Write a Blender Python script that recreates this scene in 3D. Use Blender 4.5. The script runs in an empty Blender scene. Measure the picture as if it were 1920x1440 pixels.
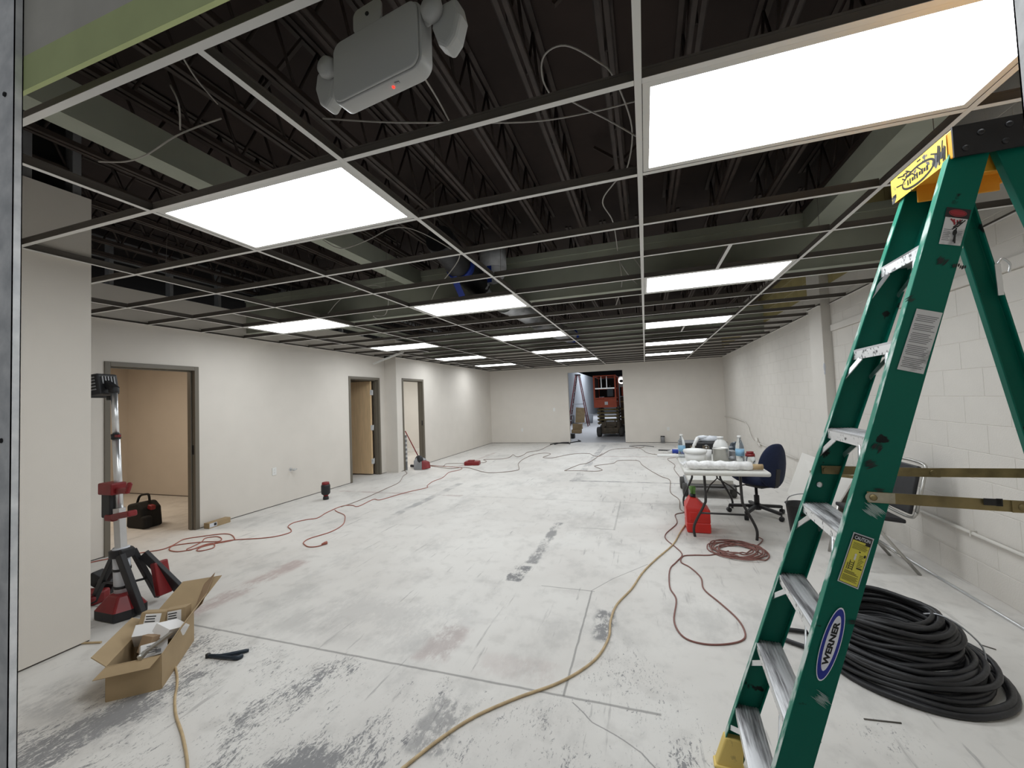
import bpy, bmesh, math, random
from mathutils import Vector, Matrix, Euler
random.seed(7)
PI = math.pi
SC = bpy.context.scene
COL = SC.collection

# ------------------------------------------------------------------ camera
H, C = 1.526, 2.581                      # camera height, grid ceiling height
YB, XR, XL, XL2 = 13.68, 2.28, -5.6, -5.3   # back wall, right wall, left wall (near / far part)
cd = bpy.data.cameras.new('camera'); cam = bpy.data.objects.new('camera', cd); COL.objects.link(cam)
cd.sensor_fit = 'HORIZONTAL'; cd.sensor_width = 36; cd.lens = 36*762/1920
cd.clip_start = 0.05; cd.clip_end = 100
yaw, pit, rol = .3155, .0386, -.0379
cy, sy, cp, sp = math.cos(yaw), math.sin(yaw), math.cos(pit), math.sin(pit)
fw = Vector((-sy*cp, cy*cp, sp)); r0 = Vector((cy, sy, 0)); u0 = r0.cross(fw)
cr, sr = math.cos(rol), math.sin(rol)
rt = cr*r0+sr*u0; up = -sr*r0+cr*u0
cam.matrix_world = Matrix(((rt.x, up.x, -fw.x, 0), (rt.y, up.y, -fw.y, 0), (rt.z, up.z, -fw.z, H), (0, 0, 0, 1)))
SC.camera = cam

# ------------------------------------------------------------------ world, exposure, room lamps
w = bpy.data.worlds.new('world'); SC.world = w; w.use_nodes = True
w.node_tree.nodes['Background'].inputs[0].default_value = (.92, .96, 1, 1)
w.node_tree.nodes['Background'].inputs[1].default_value = .20
SC.view_settings.view_transform = 'Standard'; SC.view_settings.look = 'None'
SC.view_settings.exposure = 0.0; SC.view_settings.gamma = 1; SC.view_settings.use_curve_mapping = False
PANEL = 13.0                             # radiance of the LED panels
SC.cycles.use_denoising = True
SC.cycles.max_bounces = 10; SC.cycles.diffuse_bounces = 6
def area(name, loc, size, power, col, rot=(0, 0, 0)):
    l = bpy.data.lights.new(name, 'AREA'); l.shape = 'RECTANGLE'; l.size, l.size_y = size; l.energy = power; l.color = col
    o = bpy.data.objects.new(name, l); o.location = loc; o.rotation_euler = rot; COL.objects.link(o); return o
area('side_room_lamp', (-7.6, 3.3, 2.5), (1.2, .6), 34, (1, .85, .68))
area('far_side_room_lamp', (-6.9, 9.6, 2.5), (1.2, .6), 46, (1, .98, .95))
area('hall_lamp', (-2.2, 19.0, 4.6), (1.5, 3), 210, (.86, .92, 1))
area('hall_lamp', (-2.6, 30.0, 4.6), (1.5, 3), 300, (.86, .92, 1))

# ------------------------------------------------------------------ materials
def nt(m): m.use_nodes = True; return m.node_tree
def mat(name, col, rough=.6, metal=0, var=0, scale=8, bump=0, bscale=60, col2=None, spec=.5, trans=0, alpha=1, stretch=None, thr=None, ior=1.45):
    m = bpy.data.materials.new(name); t = nt(m); N, L = t.nodes, t.links
    b = N['Principled BSDF']
    b.inputs['Base Color'].default_value = (*col, 1); b.inputs['Roughness'].default_value = rough
    b.inputs['Metallic'].default_value = metal; b.inputs['Specular IOR Level'].default_value = spec
    b.inputs['Transmission Weight'].default_value = trans; b.inputs['Alpha'].default_value = alpha; b.inputs['IOR'].default_value = ior
    if var or col2 or bump:
        tc = N.new('ShaderNodeTexCoord'); mp = N.new('ShaderNodeMapping'); L.new(tc.outputs['Object'], mp.inputs[0])
        if stretch: mp.inputs['Scale'].default_value = stretch
    if var or col2:
        nz = N.new('ShaderNodeTexNoise'); nz.inputs['Scale'].default_value = scale; nz.inputs['Detail'].default_value = 6
        L.new(mp.outputs[0], nz.inputs['Vector'])
        rp = N.new('ShaderNodeValToRGB'); e = rp.color_ramp.elements
        c2 = col2 if col2 else tuple(max(0, c*(1-var)) for c in col)
        c1 = col if col2 else tuple(min(1, c*(1+var)) for c in col)
        e[0].color = (*c2, 1); e[1].color = (*c1, 1)
        e[0].position, e[1].position = thr if thr else (.3, .7)
        L.new(nz.outputs[0], rp.inputs[0]); L.new(rp.outputs[0], b.inputs['Base Color'])
    if bump:
        n2 = N.new('ShaderNodeTexNoise'); n2.inputs['Scale'].default_value = bscale; n2.inputs['Detail'].default_value = 4
        L.new(mp.outputs[0], n2.inputs['Vector'])
        bp = N.new('ShaderNodeBump'); bp.inputs['Strength'].default_value = bump; bp.inputs['Distance'].default_value = .01
        L.new(n2.outputs[0], bp.inputs['Height']); L.new(bp.outputs[0], b.inputs['Normal'])
    return m
def emit(name, col, s):
    m = bpy.data.materials.new(name); t = nt(m); t.nodes.clear()
    e = t.nodes.new('ShaderNodeEmission'); o = t.nodes.new('ShaderNodeOutputMaterial')
    e.inputs[0].default_value = (*col, 1); e.inputs[1].default_value = s; t.links.new(e.outputs[0], o.inputs[0]); return m
M = {}
M['drywall'] = mat('painted_drywall', (.66, .62, .565), .75, var=.02, scale=3, bump=.05, bscale=180)
M['block'] = mat('painted_block', (.63, .60, .555), .7, var=.02, scale=5, bump=.2, bscale=90)
M['olive'] = mat('olive_wall_paint', (.36, .30, .13), .8, var=.1, scale=3)
M['tan'] = mat('tan_room_wall', (.56, .51, .45), .8, var=.02, scale=3)
M['white_wall'] = mat('white_room_wall', (.66, .64, .60), .8, var=.02, scale=3)
M['greenboard'] = mat('green_drywall', (.60, .67, .33), .85, var=.06, scale=6)
M['greyboard'] = mat('grey_header_board', (.60, .575, .51), .85, var=.1, scale=5)
M['beam'] = mat('green_wrapped_beam', (.35, .37, .305), .85, var=.08, scale=4)
M['deck'] = mat('dark_roof_deck', (.030, .020, .017), .9, var=.35, scale=1.6)
M['joist'] = mat('primed_joist_steel', (.040, .028, .023), .6, var=.3, scale=9)
M['galv'] = mat('galvanised_steel', (.86, .88, .90), .40, metal=.12, var=.25, scale=14, bump=.05)
M['stud_dark'] = mat('dusty_stud_steel', (.30, .305, .315), .5, metal=.5, var=.1, scale=10)
M['white_tee'] = mat('white_grid_paint', (.70, .69, .665), .5)
M['tee_web'] = mat('bare_grid_steel', (.125, .112, .10), .5, metal=.2)
M['frame_white'] = mat('white_light_frame', (.66, .65, .62), .5)
M['panel'] = emit('led_panel', (.93, .97, 1), PANEL)
M['door_frame'] = mat('olive_grey_door_frame', (.145, .128, .100), .45)
M['door_wood'] = mat('maple_door', (.74, .53, .31), .45, var=.08, scale=5, stretch=(6, 6, .6))
M['plastic_white'] = mat('white_plastic', (.72, .72, .70), .4)
M['plastic_grey'] = mat('offwhite_housing', (.47, .47, .455), .45)
M['black'] = mat('black_plastic', (.016, .016, .018), .5, var=.2, scale=20)
M['black_rubber'] = mat('black_cable_rubber', (.020, .020, .022), .45, var=.5, scale=5, bump=.15, bscale=40)
M['red'] = mat('red_plastic', (.20, .012, .014), .42, var=.12, scale=12)
M['gas_red'] = mat('red_jerrycan_plastic', (.62, .030, .022), .38)
M['dark'] = mat('black_and_void_shade', (.012, .011, .010), .9)  # near-black: the tool bag's own colour, and sheets standing in for dark voids
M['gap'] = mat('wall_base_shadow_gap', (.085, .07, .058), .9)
M['alu'] = mat('aluminium_tube', (.72, .73, .74), .3, metal=.9, var=.06, scale=10)
M['step_alu'] = mat('worn_step_aluminium', (.60, .60, .61), .45, metal=.65, col2=(.16, .155, .16), scale=34, thr=(.36, .50), stretch=(1, .10, 1))
M['step_alu_side'] = mat('speckled_step_edge', (.86, .86, .86), .36, metal=.55, col2=(.10, .10, .105), scale=60, thr=(.34, .42))
M['ladder_green'] = mat('green_fibreglass', (.0006, .120, .082), .45, col2=(.004, .008, .008), scale=10, thr=(.315, .335), bump=.04, bscale=160, spec=.22)
M['ladder_edge'] = mat('worn_green_fibreglass', (.030, .215, .145), .5, col2=(.50, .58, .54), scale=22, thr=(.38, .47), stretch=(1, 1, .35), spec=.3)
M['ladder_yellow'] = mat('yellow_ladder_plastic', (.78, .36, .03), .45)
M['boot'] = mat('dirty_yellow_boot', (.72, .54, .16), .55, col2=(.12, .09, .05), scale=14, thr=(.34, .44))
M['zinc'] = mat('yellow_zinc_spreader', (.21, .165, .075), .45, metal=.4, var=.35, scale=16)
M['worn_zinc'] = mat('worn_pale_zinc', (.38, .35, .27), .5, metal=.3, var=.2, scale=30)
M['yellow_label'] = mat('yellow_label', (.72, .66, .09), .5)
M['cap_label'] = mat('worn_yellow_cap_label', (.85, .60, .10), .5, col2=(.10, .10, .11), scale=22, thr=(.40, .43))
M['label_white'] = mat('white_label', (.62, .62, .63), .55, col2=(.30, .30, .31), scale=14, thr=(.33, .42))
M['label_blue'] = mat('blue_label', (.012, .026, .30), .45)
M['label_grey'] = mat('pale_label', (.60, .62, .66), .5)
M['label_pale'] = mat('pale_lavender_label', (.84, .85, .92), .5)
M['ink'] = mat('label_ink', (.015, .015, .016), .6)
M['olive_ink'] = mat('label_print', (.20, .19, .03), .6)
M['grey_ink'] = mat('grey_label_print', (.20, .20, .21), .6)
M['label_red'] = mat('red_label', (.30, .02, .03), .5)
M['smear'] = mat('plaster_smear', (.30, .40, .38), .8)
M['card'] = mat('cardboard', (.35, .255, .145), .85, var=.05, scale=10)
M['card_dark'] = mat('cardboard_inside', (.30, .205, .125), .85, var=.06, scale=10)
M['carton_white'] = mat('white_carton', (.74, .73, .72), .6)
M['ladder_red'] = mat('dark_red_fibreglass', (.10, .018, .020), .5)
M['orange_cord'] = mat('orange_cord_jacket', (.34, .105, .072), .5)
M['brown_cord'] = mat('brown_cord_jacket', (.20, .085, .070), .5)
M['grey_cord'] = mat('dusty_cord_jacket', (.24, .18, .145), .55)
M['tan_cord'] = mat('tan_cord_jacket', (.46, .34, .19), .5, var=.15, scale=20)
M['wire'] = mat('grey_ceiling_cable', (.42, .40, .375), .5)
M['wire_dark'] = mat('dark_hanger_wire', (.10, .09, .08), .5)
M['orange'] = mat('orange_machine_paint', (.40, .065, .025), .5, var=.1, scale=6)
M['khaki'] = mat('muddy_khaki_steel', (.085, .066, .044), .6, var=.3, scale=8)
M['tyre'] = mat('grey_tyre', (.06, .058, .055), .8)
M['navy'] = mat('navy_fabric', (.010, .017, .050), .85, var=.15, scale=60, bump=.1, bscale=250)
M['table_top'] = mat('offwhite_table_top', (.62, .61, .57), .5)
M['table_leg'] = mat('dark_table_leg', (.045, .043, .043), .4, metal=.3)
M['film'] = mat('crumpled_plastic_film', (.80, .79, .78), .2, var=.12, scale=30, bump=.6, bscale=45)
M['clear'] = mat('clear_bottle_plastic', (.93, .96, .97), .08, trans=.9, ior=1.2)
M['blue_label'] = mat('pale_blue_bottle_label', (.22, .42, .60), .5)
M['wood_box'] = mat('plywood', (.40, .29, .16), .8, var=.15, scale=6)
M['grey_wall'] = mat('hall_wall', (.42, .44, .47), .85, var=.05, scale=1.5)
M['hall_dark'] = mat('hall_dark_ceiling', (.02, .02, .022), .9)
M['chrome'] = mat('chair_frame_steel', (.50, .49, .46), .35, metal=.8)
M['pipe'] = mat('painted_pipe', (.60, .575, .53), .5)
M['blue_tape'] = mat('blue_tape', (.012, .040, .30), .5)
M['duct'] = mat('duct_metal', (.42, .43, .45), .35, metal=.7, var=.2, scale=7)
M['poly'] = mat('polythene_wrap', (.62, .64, .68), .25, var=.2, scale=9, bump=.5, bscale=30)
M['led_red'] = emit('red_led', (1, .03, .02), 3)
M['hall_lamp_lens'] = emit('work_lamp_lens', (1, .98, .95), 1.3)
M['green_cap'] = mat('green_spout', (.10, .22, .05), .4)
M['knife'] = mat('dark_blue_handle', (.012, .022, .034), .4)

# concrete floor: worn white paint, scuffs, marks where old partitions stood, joints
def floor_mat():
    m = bpy.data.materials.new('worn_painted_concrete'); t = nt(m); N, L = t.nodes, t.links
    b = N['Principled BSDF']; b.inputs['Roughness'].default_value = .62; b.inputs['Specular IOR Level'].default_value = .3
    geo = N.new('ShaderNodeNewGeometry'); P = geo.outputs['Position']
    def math_(op, a, c=None, clamp=False):
        n = N.new('ShaderNodeMath'); n.operation = op; n.use_clamp = clamp
        for i, x in enumerate((a, c)):
            if x is None: continue
            if isinstance(x, (int, float)): n.inputs[i].default_value = x
            else: L.new(x, n.inputs[i])
        return n.outputs[0]
    def noise(scale, rot=0, st=(1, 1, 1), det=5, loc=(0, 0, 0), rough=.55):
        mp = N.new('ShaderNodeMapping'); mp.inputs['Rotation'].default_value[2] = rot; mp.inputs['Scale'].default_value = st
        mp.inputs['Location'].default_value = loc
        L.new(P, mp.inputs[0]); n = N.new('ShaderNodeTexNoise'); n.inputs['Scale'].default_value = scale
        n.inputs['Detail'].default_value = det; n.inputs['Roughness'].default_value = rough
        L.new(mp.outputs[0], n.inputs['Vector']); return n.outputs[0]
    def step(x, a, c):
        n = N.new('ShaderNodeMapRange'); n.inputs[1].default_value = a; n.inputs[2].default_value = c
        n.interpolation_type = 'SMOOTHSTEP'; L.new(x, n.inputs[0]); return n.outputs[0]
    sep = N.new('ShaderNodeSeparateXYZ'); L.new(P, sep.inputs[0]); X, Y = sep.outputs[0], sep.outputs[1]
    n_lo = noise(.9, det=3); n_mid = noise(7, det=6)
    wob = math_('MULTIPLY', math_('SUBTRACT', noise(9, det=4), .5), .10)
    wob2 = math_('MULTIPLY', math_('SUBTRACT', noise(2.2, det=4, loc=(3, 1, 0)), .5), .5)
    def mix(fac, c1, c2):
        n = N.new('ShaderNodeMix'); n.data_type = 'RGBA'
        L.new(fac, n.inputs[0])
        for i, c in ((6, c1), (7, c2)):
            if isinstance(c, tuple): n.inputs[i].default_value = (*c, 1)
            else: L.new(c, n.inputs[i])
        return n.outputs[2]
    def box(x0, x1, y0, y1, soft=.03, amp=1, big=False):       # soft-edged rectangle on the slab
        wv = wob2 if big else wob
        ax = math_('ADD', X, math_('MULTIPLY', wv, amp)); ay = math_('ADD', Y, math_('MULTIPLY', wv, amp))
        f = None
        for v, a, c in ((ax, x0, x1), (ay, y0, y1)):
            g = math_('MULTIPLY', step(v, a-soft, a+soft), math_('SUBTRACT', 1, step(v, c-soft, c+soft)))
            f = g if f is None else math_('MULTIPLY', f, g)
        return f
    col = mix(step(n_lo, .35, .65), (.60, .575, .54), (.66, .64, .605))
    col = mix(math_('MULTIPLY', step(n_mid, .50, .72), .40), col, (.44, .42, .395))
    grime = math_('MULTIPLY', step(noise(1.9, rot=.4, st=(1, .55, 1), det=7, loc=(3, 8, 0), rough=.68), .50, .68), .42)
    col = mix(grime, col, (.36, .35, .335))
    # wear: fine flakes whose density follows large patches; densest near the doorway
    near = math_('SUBTRACT', 1, step(math_('ADD', Y, math_('MULTIPLY', wob2, .3)), 1.95, 2.25))
    near2 = math_('MULTIPLY', near, box(-3.4, .25, .2, 2.2, .35, 1, True))
    dens = math_('ADD', math_('MULTIPLY', step(noise(1.3, det=4, loc=(7, 2, 0)), .40, .72), .095), math_('MULTIPLY', near2, .095))
    patch = math_('MULTIPLY', math_('MULTIPLY', step(noise(2.6, rot=.5, st=(1, .5, 1), det=6, loc=(1, 4, 0)), .42, .66), near2), .16)
    dens = math_('ADD', dens, patch)
    dens = math_('ADD', dens, math_('MULTIPLY', box(-.50, .05, 2.1, 3.5, .22, 1, True), .085))
    dens = math_('ADD', dens, math_('MULTIPLY', box(.65, 1.2, 1.9, 2.35, .2, 1, True), .10))
    dens = math_('MULTIPLY', dens, math_('SUBTRACT', 1, math_('MULTIPLY', math_('MULTIPLY', step(X, .15, .5), math_('SUBTRACT', 1, box(.7, 1.15, 1.95, 2.35, .15, 1, True))), .55)))
    warp = N.new('ShaderNodeVectorMath'); warp.operation = 'ADD'
    wn = N.new('ShaderNodeTexNoise'); wn.inputs['Scale'].default_value = 14; wn.inputs['Detail'].default_value = 3; L.new(P, wn.inputs['Vector'])
    wsc = N.new('ShaderNodeVectorMath'); wsc.operation = 'SCALE'; wsc.inputs['Scale'].default_value = .05; L.new(wn.outputs['Color'], wsc.inputs[0])
    L.new(P, warp.inputs[0]); L.new(wsc.outputs[0], warp.inputs[1])
    def wnoise(scale, rot, st, det, rough):
        mp = N.new('ShaderNodeMapping'); mp.inputs['Rotation'].default_value[2] = rot; mp.inputs['Scale'].default_value = st
        L.new(warp.outputs[0], mp.inputs[0]); n = N.new('ShaderNodeTexNoise'); n.inputs['Scale'].default_value = scale
        n.inputs['Detail'].default_value = det; n.inputs['Roughness'].default_value = rough
        L.new(mp.outputs[0], n.inputs['Vector']); return n.outputs[0]
    flake = math_('MAXIMUM', wnoise(60, .35, (1, .34, 1), 8, .78), wnoise(75, -.5, (1, .30, 1), 8, .78))
    thr = math_('SUBTRACT', .722, dens)
    fl = math_('MULTIPLY', math_('SUBTRACT', flake, thr), 20, True)
    fl.node.use_clamp = True
    col = mix(math_('MULTIPLY', fl, .86), col, (.165, .165, .17))
    scr = noise(16, rot=1.1, st=(1, .10, 1), det=5, rough=.65)
    col = mix(math_('MULTIPLY', step(scr, .62, .70), .55), col, (.26, .25, .245))
    scr2 = noise(12, rot=-.35, st=(1, .07, 1), det=5, rough=.65, loc=(5, 5, 0))
    col = mix(math_('MULTIPLY', step(scr2, .63, .71), .50), col, (.28, .265, .26))
    mott = step(math_('ADD', math_('MULTIPLY', noise(34, rot=.3, st=(1, .5, 1), det=7, rough=.8), .6), math_('MULTIPLY', noise(7, det=4, loc=(9, 1, 0)), .4)), .44, .54)
    mott2 = step(math_('ADD', math_('MULTIPLY', noise(30, rot=.3, st=(1, .4, 1), det=7, rough=.8, loc=(2, 2, 2)), .5), math_('MULTIPLY', noise(3.5, det=5, loc=(4, 1, 0)), .5)), .42, .56)
    mott3 = math_('ADD', math_('MULTIPLY', step(noise(2.4, det=5, loc=(1, 7, 0)), .38, .55), .75), .25)
    grey, dgrey, pinkc = (.27, .265, .265), (.155, .155, .16), (.37, .265, .25)
    for (bx, c, k, mk) in (
        ((-1.20, -1.06, 3.30, 3.62, .01), dgrey, .9, mott), ((-1.13, -1.03, 3.68, 4.95, .015), dgrey, .75, mott2),
        ((-3.42, -3.30, 4.85, 6.95, .02), grey, .70, mott3), ((-3.44, -3.24, 2.15, 3.25, .04), pinkc, .60, mott2),
        ((-5.3, -2.9, 6.00, 6.10, .02), pinkc, .45, mott2), ((-1.37, -1.22, 7.45, 13.2, .02), grey, .70, mott2),
        ((-1.40, .75, 7.44, 7.50, .012), dgrey, .72, mott3), ((-1.2, 1.6, 10.5, 10.58, .012), pinkc, .65, None),
        ((-.40, -.27, 2.62, 3.0, .03), dgrey, .85, mott), ((-1.40, -1.18, 2.18, 2.55, .04), pinkc, .45, mott2),
        ((-1.0, -.55, 2.15, 2.35, .05), pinkc, .22, mott2), ((-2.4, -1.2, 2.2, 2.8, .1), grey, .22, mott2),
        ((-1.1, -.9, 1.6, 1.95, .03), dgrey, .6, mott), ((-4.3, -4.2, 8.6, 11.2, .02), pinkc, .5, mott2),
        ((-3.3, -2.4, 1.25, 1.5, .06), grey, .5, mott2)):
        f = box(*bx)
        if mk is not None: f = math_('MULTIPLY', f, mk)
        col = mix(math_('MULTIPLY', f, k), col, c)
    # saw joints in the slab
    for (bx, k) in (((-6, .0, 2.092, 2.107, .004), .6), ((-.478, -.466, 2.1, 3.27, .003), .6), ((-.88, -.45, 3.264, 3.276, .003), .5),
                    ((-.79, -.40, 4.80, 4.82, .004), .35), ((-.42, -.40, 4.8, 6.1, .004), .3), ((-5, 2, 6.04, 6.055, .004), .30), ((.0, .012, -1, 2.1, .003), .0)):
        f = box(*bx, amp=.12); col = mix(math_('MULTIPLY', f, k), col, (.13, .125, .12))
    for (xa, ya, xb, yb) in ((-.42, 2.07, -.31, 1.97), (-.31, 1.97, -.19, 1.92), (-.19, 1.92, -.09, 1.86), (-.09, 1.86, .02, 1.74), (-.48, 3.27, -.33, 3.53), (-.33, 3.53, -.05, 3.9)):
        ln = math.hypot(xb-xa, yb-ya); dx, dy = (xb-xa)/ln, (yb-ya)/ln
        wx = math_('ADD', X, math_('MULTIPLY', wob, .12)); wy = math_('ADD', Y, math_('MULTIPLY', wob, .12))
        al = math_('ADD', math_('MULTIPLY', math_('SUBTRACT', wx, xa), dx), math_('MULTIPLY', math_('SUBTRACT', wy, ya), dy))
        ac = math_('ABSOLUTE', math_('ADD', math_('MULTIPLY', math_('SUBTRACT', wx, xa), -dy), math_('MULTIPLY', math_('SUBTRACT', wy, ya), dx)))
        f = math_('MULTIPLY', math_('MULTIPLY', step(al, -.004, .004), math_('SUBTRACT', 1, step(al, ln-.004, ln+.004))), math_('SUBTRACT', 1, step(ac, .0015, .005)))
        col = mix(math_('MULTIPLY', f, .7), col, (.17, .165, .16))
    # the slab of the hall beyond the back wall is grey and unpainted
    col = mix(step(Y, YB+.05, YB+.10), col, (.46, .46, .47))
    L.new(col, b.inputs['Base Color'])
    bp = N.new('ShaderNodeBump'); bp.inputs['Strength'].default_value = .12; bp.inputs['Distance'].default_value = .004
    L.new(math_('ADD', n_mid, math_('MULTIPLY', fl, -.6)), bp.inputs['Height']); L.new(bp.outputs[0], b.inputs['Normal'])
    return m
M['floor'] = floor_mat()

# ------------------------------------------------------------------ mesh building helpers
class MB:
    def __init__(s): s.v = []; s.f = []; s.mi = []; s.sm = []
    def add(s, vs, fs, m=0, sm=False):
        o = len(s.v); s.v += [Vector(p) for p in vs]
        for f in fs: s.f.append([i+o for i in f]); s.mi.append(m); s.sm.append(sm)
        return s
    def box(s, x0, x1, y0, y1, z0, z1, m=0):
        vs = [(x, y, z) for z in (z0, z1) for y in (y0, y1) for x in (x0, x1)]
        return s.add(vs, [(0, 2, 3, 1), (4, 5, 7, 6), (0, 1, 5, 4), (2, 6, 7, 3), (0, 4, 6, 2), (1, 3, 7, 5)], m)
    def obox(s, c, size, R=None, m=0):
        R = R or Matrix.Identity(3); c = Vector(c)
        vs = [c+R@Vector((x*size[0]/2, y*size[1]/2, z*size[2]/2)) for z in (-1, 1) for y in (-1, 1) for x in (-1, 1)]
        return s.add(vs, [(0, 2, 3, 1), (4, 5, 7, 6), (0, 1, 5, 4), (2, 6, 7, 3), (0, 4, 6, 2), (1, 3, 7, 5)], m)
    def bar(s, p, q, wd, ht, upv=(0, 0, 1), m=0):
        p, q = Vector(p), Vector(q); d = (q-p).normalized(); u = Vector(upv)
        if abs(d.dot(u)) > .98: u = Vector((1, 0, 0))
        sd = d.cross(u).normalized(); u2 = sd.cross(d)
        vs = [e+sd*a*wd/2+u2*b*ht/2 for e in (p, q) for a, b in ((-1, -1), (1, -1), (1, 1), (-1, 1))]
        return s.add(vs, [(0, 1, 2, 3), (7, 6, 5, 4), (0, 4, 5, 1), (1, 5, 6, 2), (2, 6, 7, 3), (3, 7, 4, 0)], m)
    def tube(s, pts, r, n=8, m=0, closed=False, sm=True):
        pts = [Vector(p) for p in pts]; k = len(pts); rings = []; nrm = None
        rr = r if isinstance(r, (list, tuple)) else [r]*k
        for i, p in enumerate(pts):
            a = pts[(i-1) % k] if (closed or i > 0) else p; b = pts[(i+1) % k] if (closed or i < k-1) else p
            d = (b-a)
            d = d.normalized() if d.length > 1e-9 else Vector((0, 0, 1))
            if nrm is None:
                nrm = d.cross(Vector((0, 0, 1)))
                if nrm.length < 1e-3: nrm = Vector((1, 0, 0))
            nrm = (nrm-d*nrm.dot(d)).normalized(); bn = d.cross(nrm)
            rings.append([p+(nrm*math.cos(t)+bn*math.sin(t))*rr[i] for t in [2*PI*j/n for j in range(n)]])
        vs = [q for rg in rings for q in rg]; fs = []
        for i in range(k if closed else k-1):
            a, b = i*n, ((i+1) % k)*n
            for j in range(n): fs.append((a+j, a+(j+1) % n, b+(j+1) % n, b+j))
        s.add(vs, fs, m, sm)
        if not closed:
            o = len(s.v)-len(vs)
            s.f.append([o+j for j in range(n)][::-1]); s.mi.append(m); s.sm.append(False)
            s.f.append([o+(k-1)*n+j for j in range(n)]); s.mi.append(m); s.sm.append(False)
        return s
    def lathe(s, prof, o=(0, 0, 0), n=20, m=0, R=None, sm=True):
        R = R or Matrix.Identity(3); o = Vector(o); k = len(prof)
        vs = [o+R@Vector((r*math.cos(2*PI*j/n), r*math.sin(2*PI*j/n), z)) for r, z in prof for j in range(n)]
        fs = [(i*n+j, i*n+(j+1) % n, (i+1)*n+(j+1) % n, (i+1)*n+j) for i in range(k-1) for j in range(n)]
        s.add(vs, fs, m, sm); b = len(s.v)-len(vs)
        for i, fl in ((0, True), (k-1, False)):
            f = [b+i*n+j for j in range(n)]
            if prof[i][0] > 1e-5: s.f.append(f[::-1] if fl else f); s.mi.append(m); s.sm.append(False)
        return s
    def prism(s, poly, ext, m=0, sm=False):
        a = [Vector(p) for p in poly]; e = Vector(ext); n = len(a)
        s.add(a+[p+e for p in a], [tuple(range(n))[::-1], tuple(range(n, 2*n))], m)
        o = len(s.v)-2*n
        for j in range(n): s.f.append([o+j, o+(j+1) % n, o+n+(j+1) % n, o+n+j]); s.mi.append(m); s.sm.append(sm)
        return s
    def poly(s, pts, m=0): return s.add(pts, [tuple(range(len(pts)))], m)
    def sheet(s, pts, th, m=0):                     # a flat polygon given thickness
        a = [Vector(p) for p in pts]; nn = Vector((0, 0, 0))
        for i in range(1, len(a)-1): nn += (a[i]-a[0]).cross(a[i+1]-a[0])
        return s.prism(a, nn.normalized()*th, m)
    def ball(s, c, r, n=14, m=0, sc=(1, 1, 1), R=None):
        k = n//2; R = R or Matrix.Identity(3); c = Vector(c); vs = []; fs = []
        for i in range(k+1):
            for j in range(n):
                a, b = PI*i/k, 2*PI*j/n
                vs.append(c+R@Vector((r*sc[0]*math.sin(a)*math.cos(b), r*sc[1]*math.sin(a)*math.sin(b), r*sc[2]*math.cos(a))))
        for i in range(k):
            for j in range(n): fs.append((i*n+j, (i+1)*n+j, (i+1)*n+(j+1) % n, i*n+(j+1) % n))
        return s.add(vs, fs, m, True)
def root_loc(p):
    v = Vector((0, 0, 0))
    while p is not None: v += p.location; p = p.parent
    return v
def obj(name, mb, mats, parent=None, bevel=0, seg=2, local=False, kind=None, label=None):
    me = bpy.data.meshes.new(name)
    off = Vector((0, 0, 0)) if (local or parent is None) else root_loc(parent)
    me.from_pydata([tuple(p-off) for p in mb.v], [], mb.f)
    for mm in (mats if isinstance(mats, (list, tuple)) else [mats]): me.materials.append(M[mm])
    me.polygons.foreach_set('material_index', mb.mi); me.polygons.foreach_set('use_smooth', mb.sm)
    bm = bmesh.new(); bm.from_mesh(me); bmesh.ops.recalc_face_normals(bm, faces=bm.faces); bm.to_mesh(me); bm.free()
    me.update()
    o = bpy.data.objects.new(name, me); COL.objects.link(o)
    if parent is not None: o.parent = parent
    if bevel:
        b = o.modifiers.new('bevel', 'BEVEL'); b.width = bevel; b.segments = seg; b.limit_method = 'ANGLE'; b.angle_limit = .6
    if kind: o['kind'] = kind
    if label: o['label'] = label
    return o
def thing(name, label, cat, loc=(0, 0, 0), group=None, rz=0):
    o = bpy.data.objects.new(name, None); o.empty_display_size = .1; COL.objects.link(o)
    o.location = loc; o.rotation_euler = (0, 0, rz); o['label'] = label; o['category'] = cat
    if group: o['group'] = group
    return o
def tag(o, label, cat, group=None):
    o['label'] = label; o['category'] = cat
    if group: o['group'] = group
    return o
def struct(name, mb, mats, **k): return obj(name, mb, mats, kind='structure', **k)
def dup(o, parent=None):
    c = o.copy(); COL.objects.link(c)
    if parent is not None: c.parent = parent
    for ch in list(o.children): dup(ch, c)
    return c
def smooth(pts, n=6, closed=False):
    pts = [Vector(p) for p in pts]; out = []; k = len(pts)
    for i in range(k if closed else k-1):
        g = lambda j: pts[j % k] if closed else pts[max(0, min(k-1, j))]
        p0, p1, p2, p3 = g(i-1), g(i), g(i+1), g(i+2)
        for q in range(n):
            t = q/n
            out.append(.5*((2*p1)+(p2-p0)*t+(2*p0-5*p1+4*p2-p3)*t*t+(3*p1-p0-3*p2+p3)*t**3))
    if not closed: out.append(pts[-1])
    return out
def rotm(x=0, y=0, z=0): return Euler((x, y, z)).to_matrix()
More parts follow.
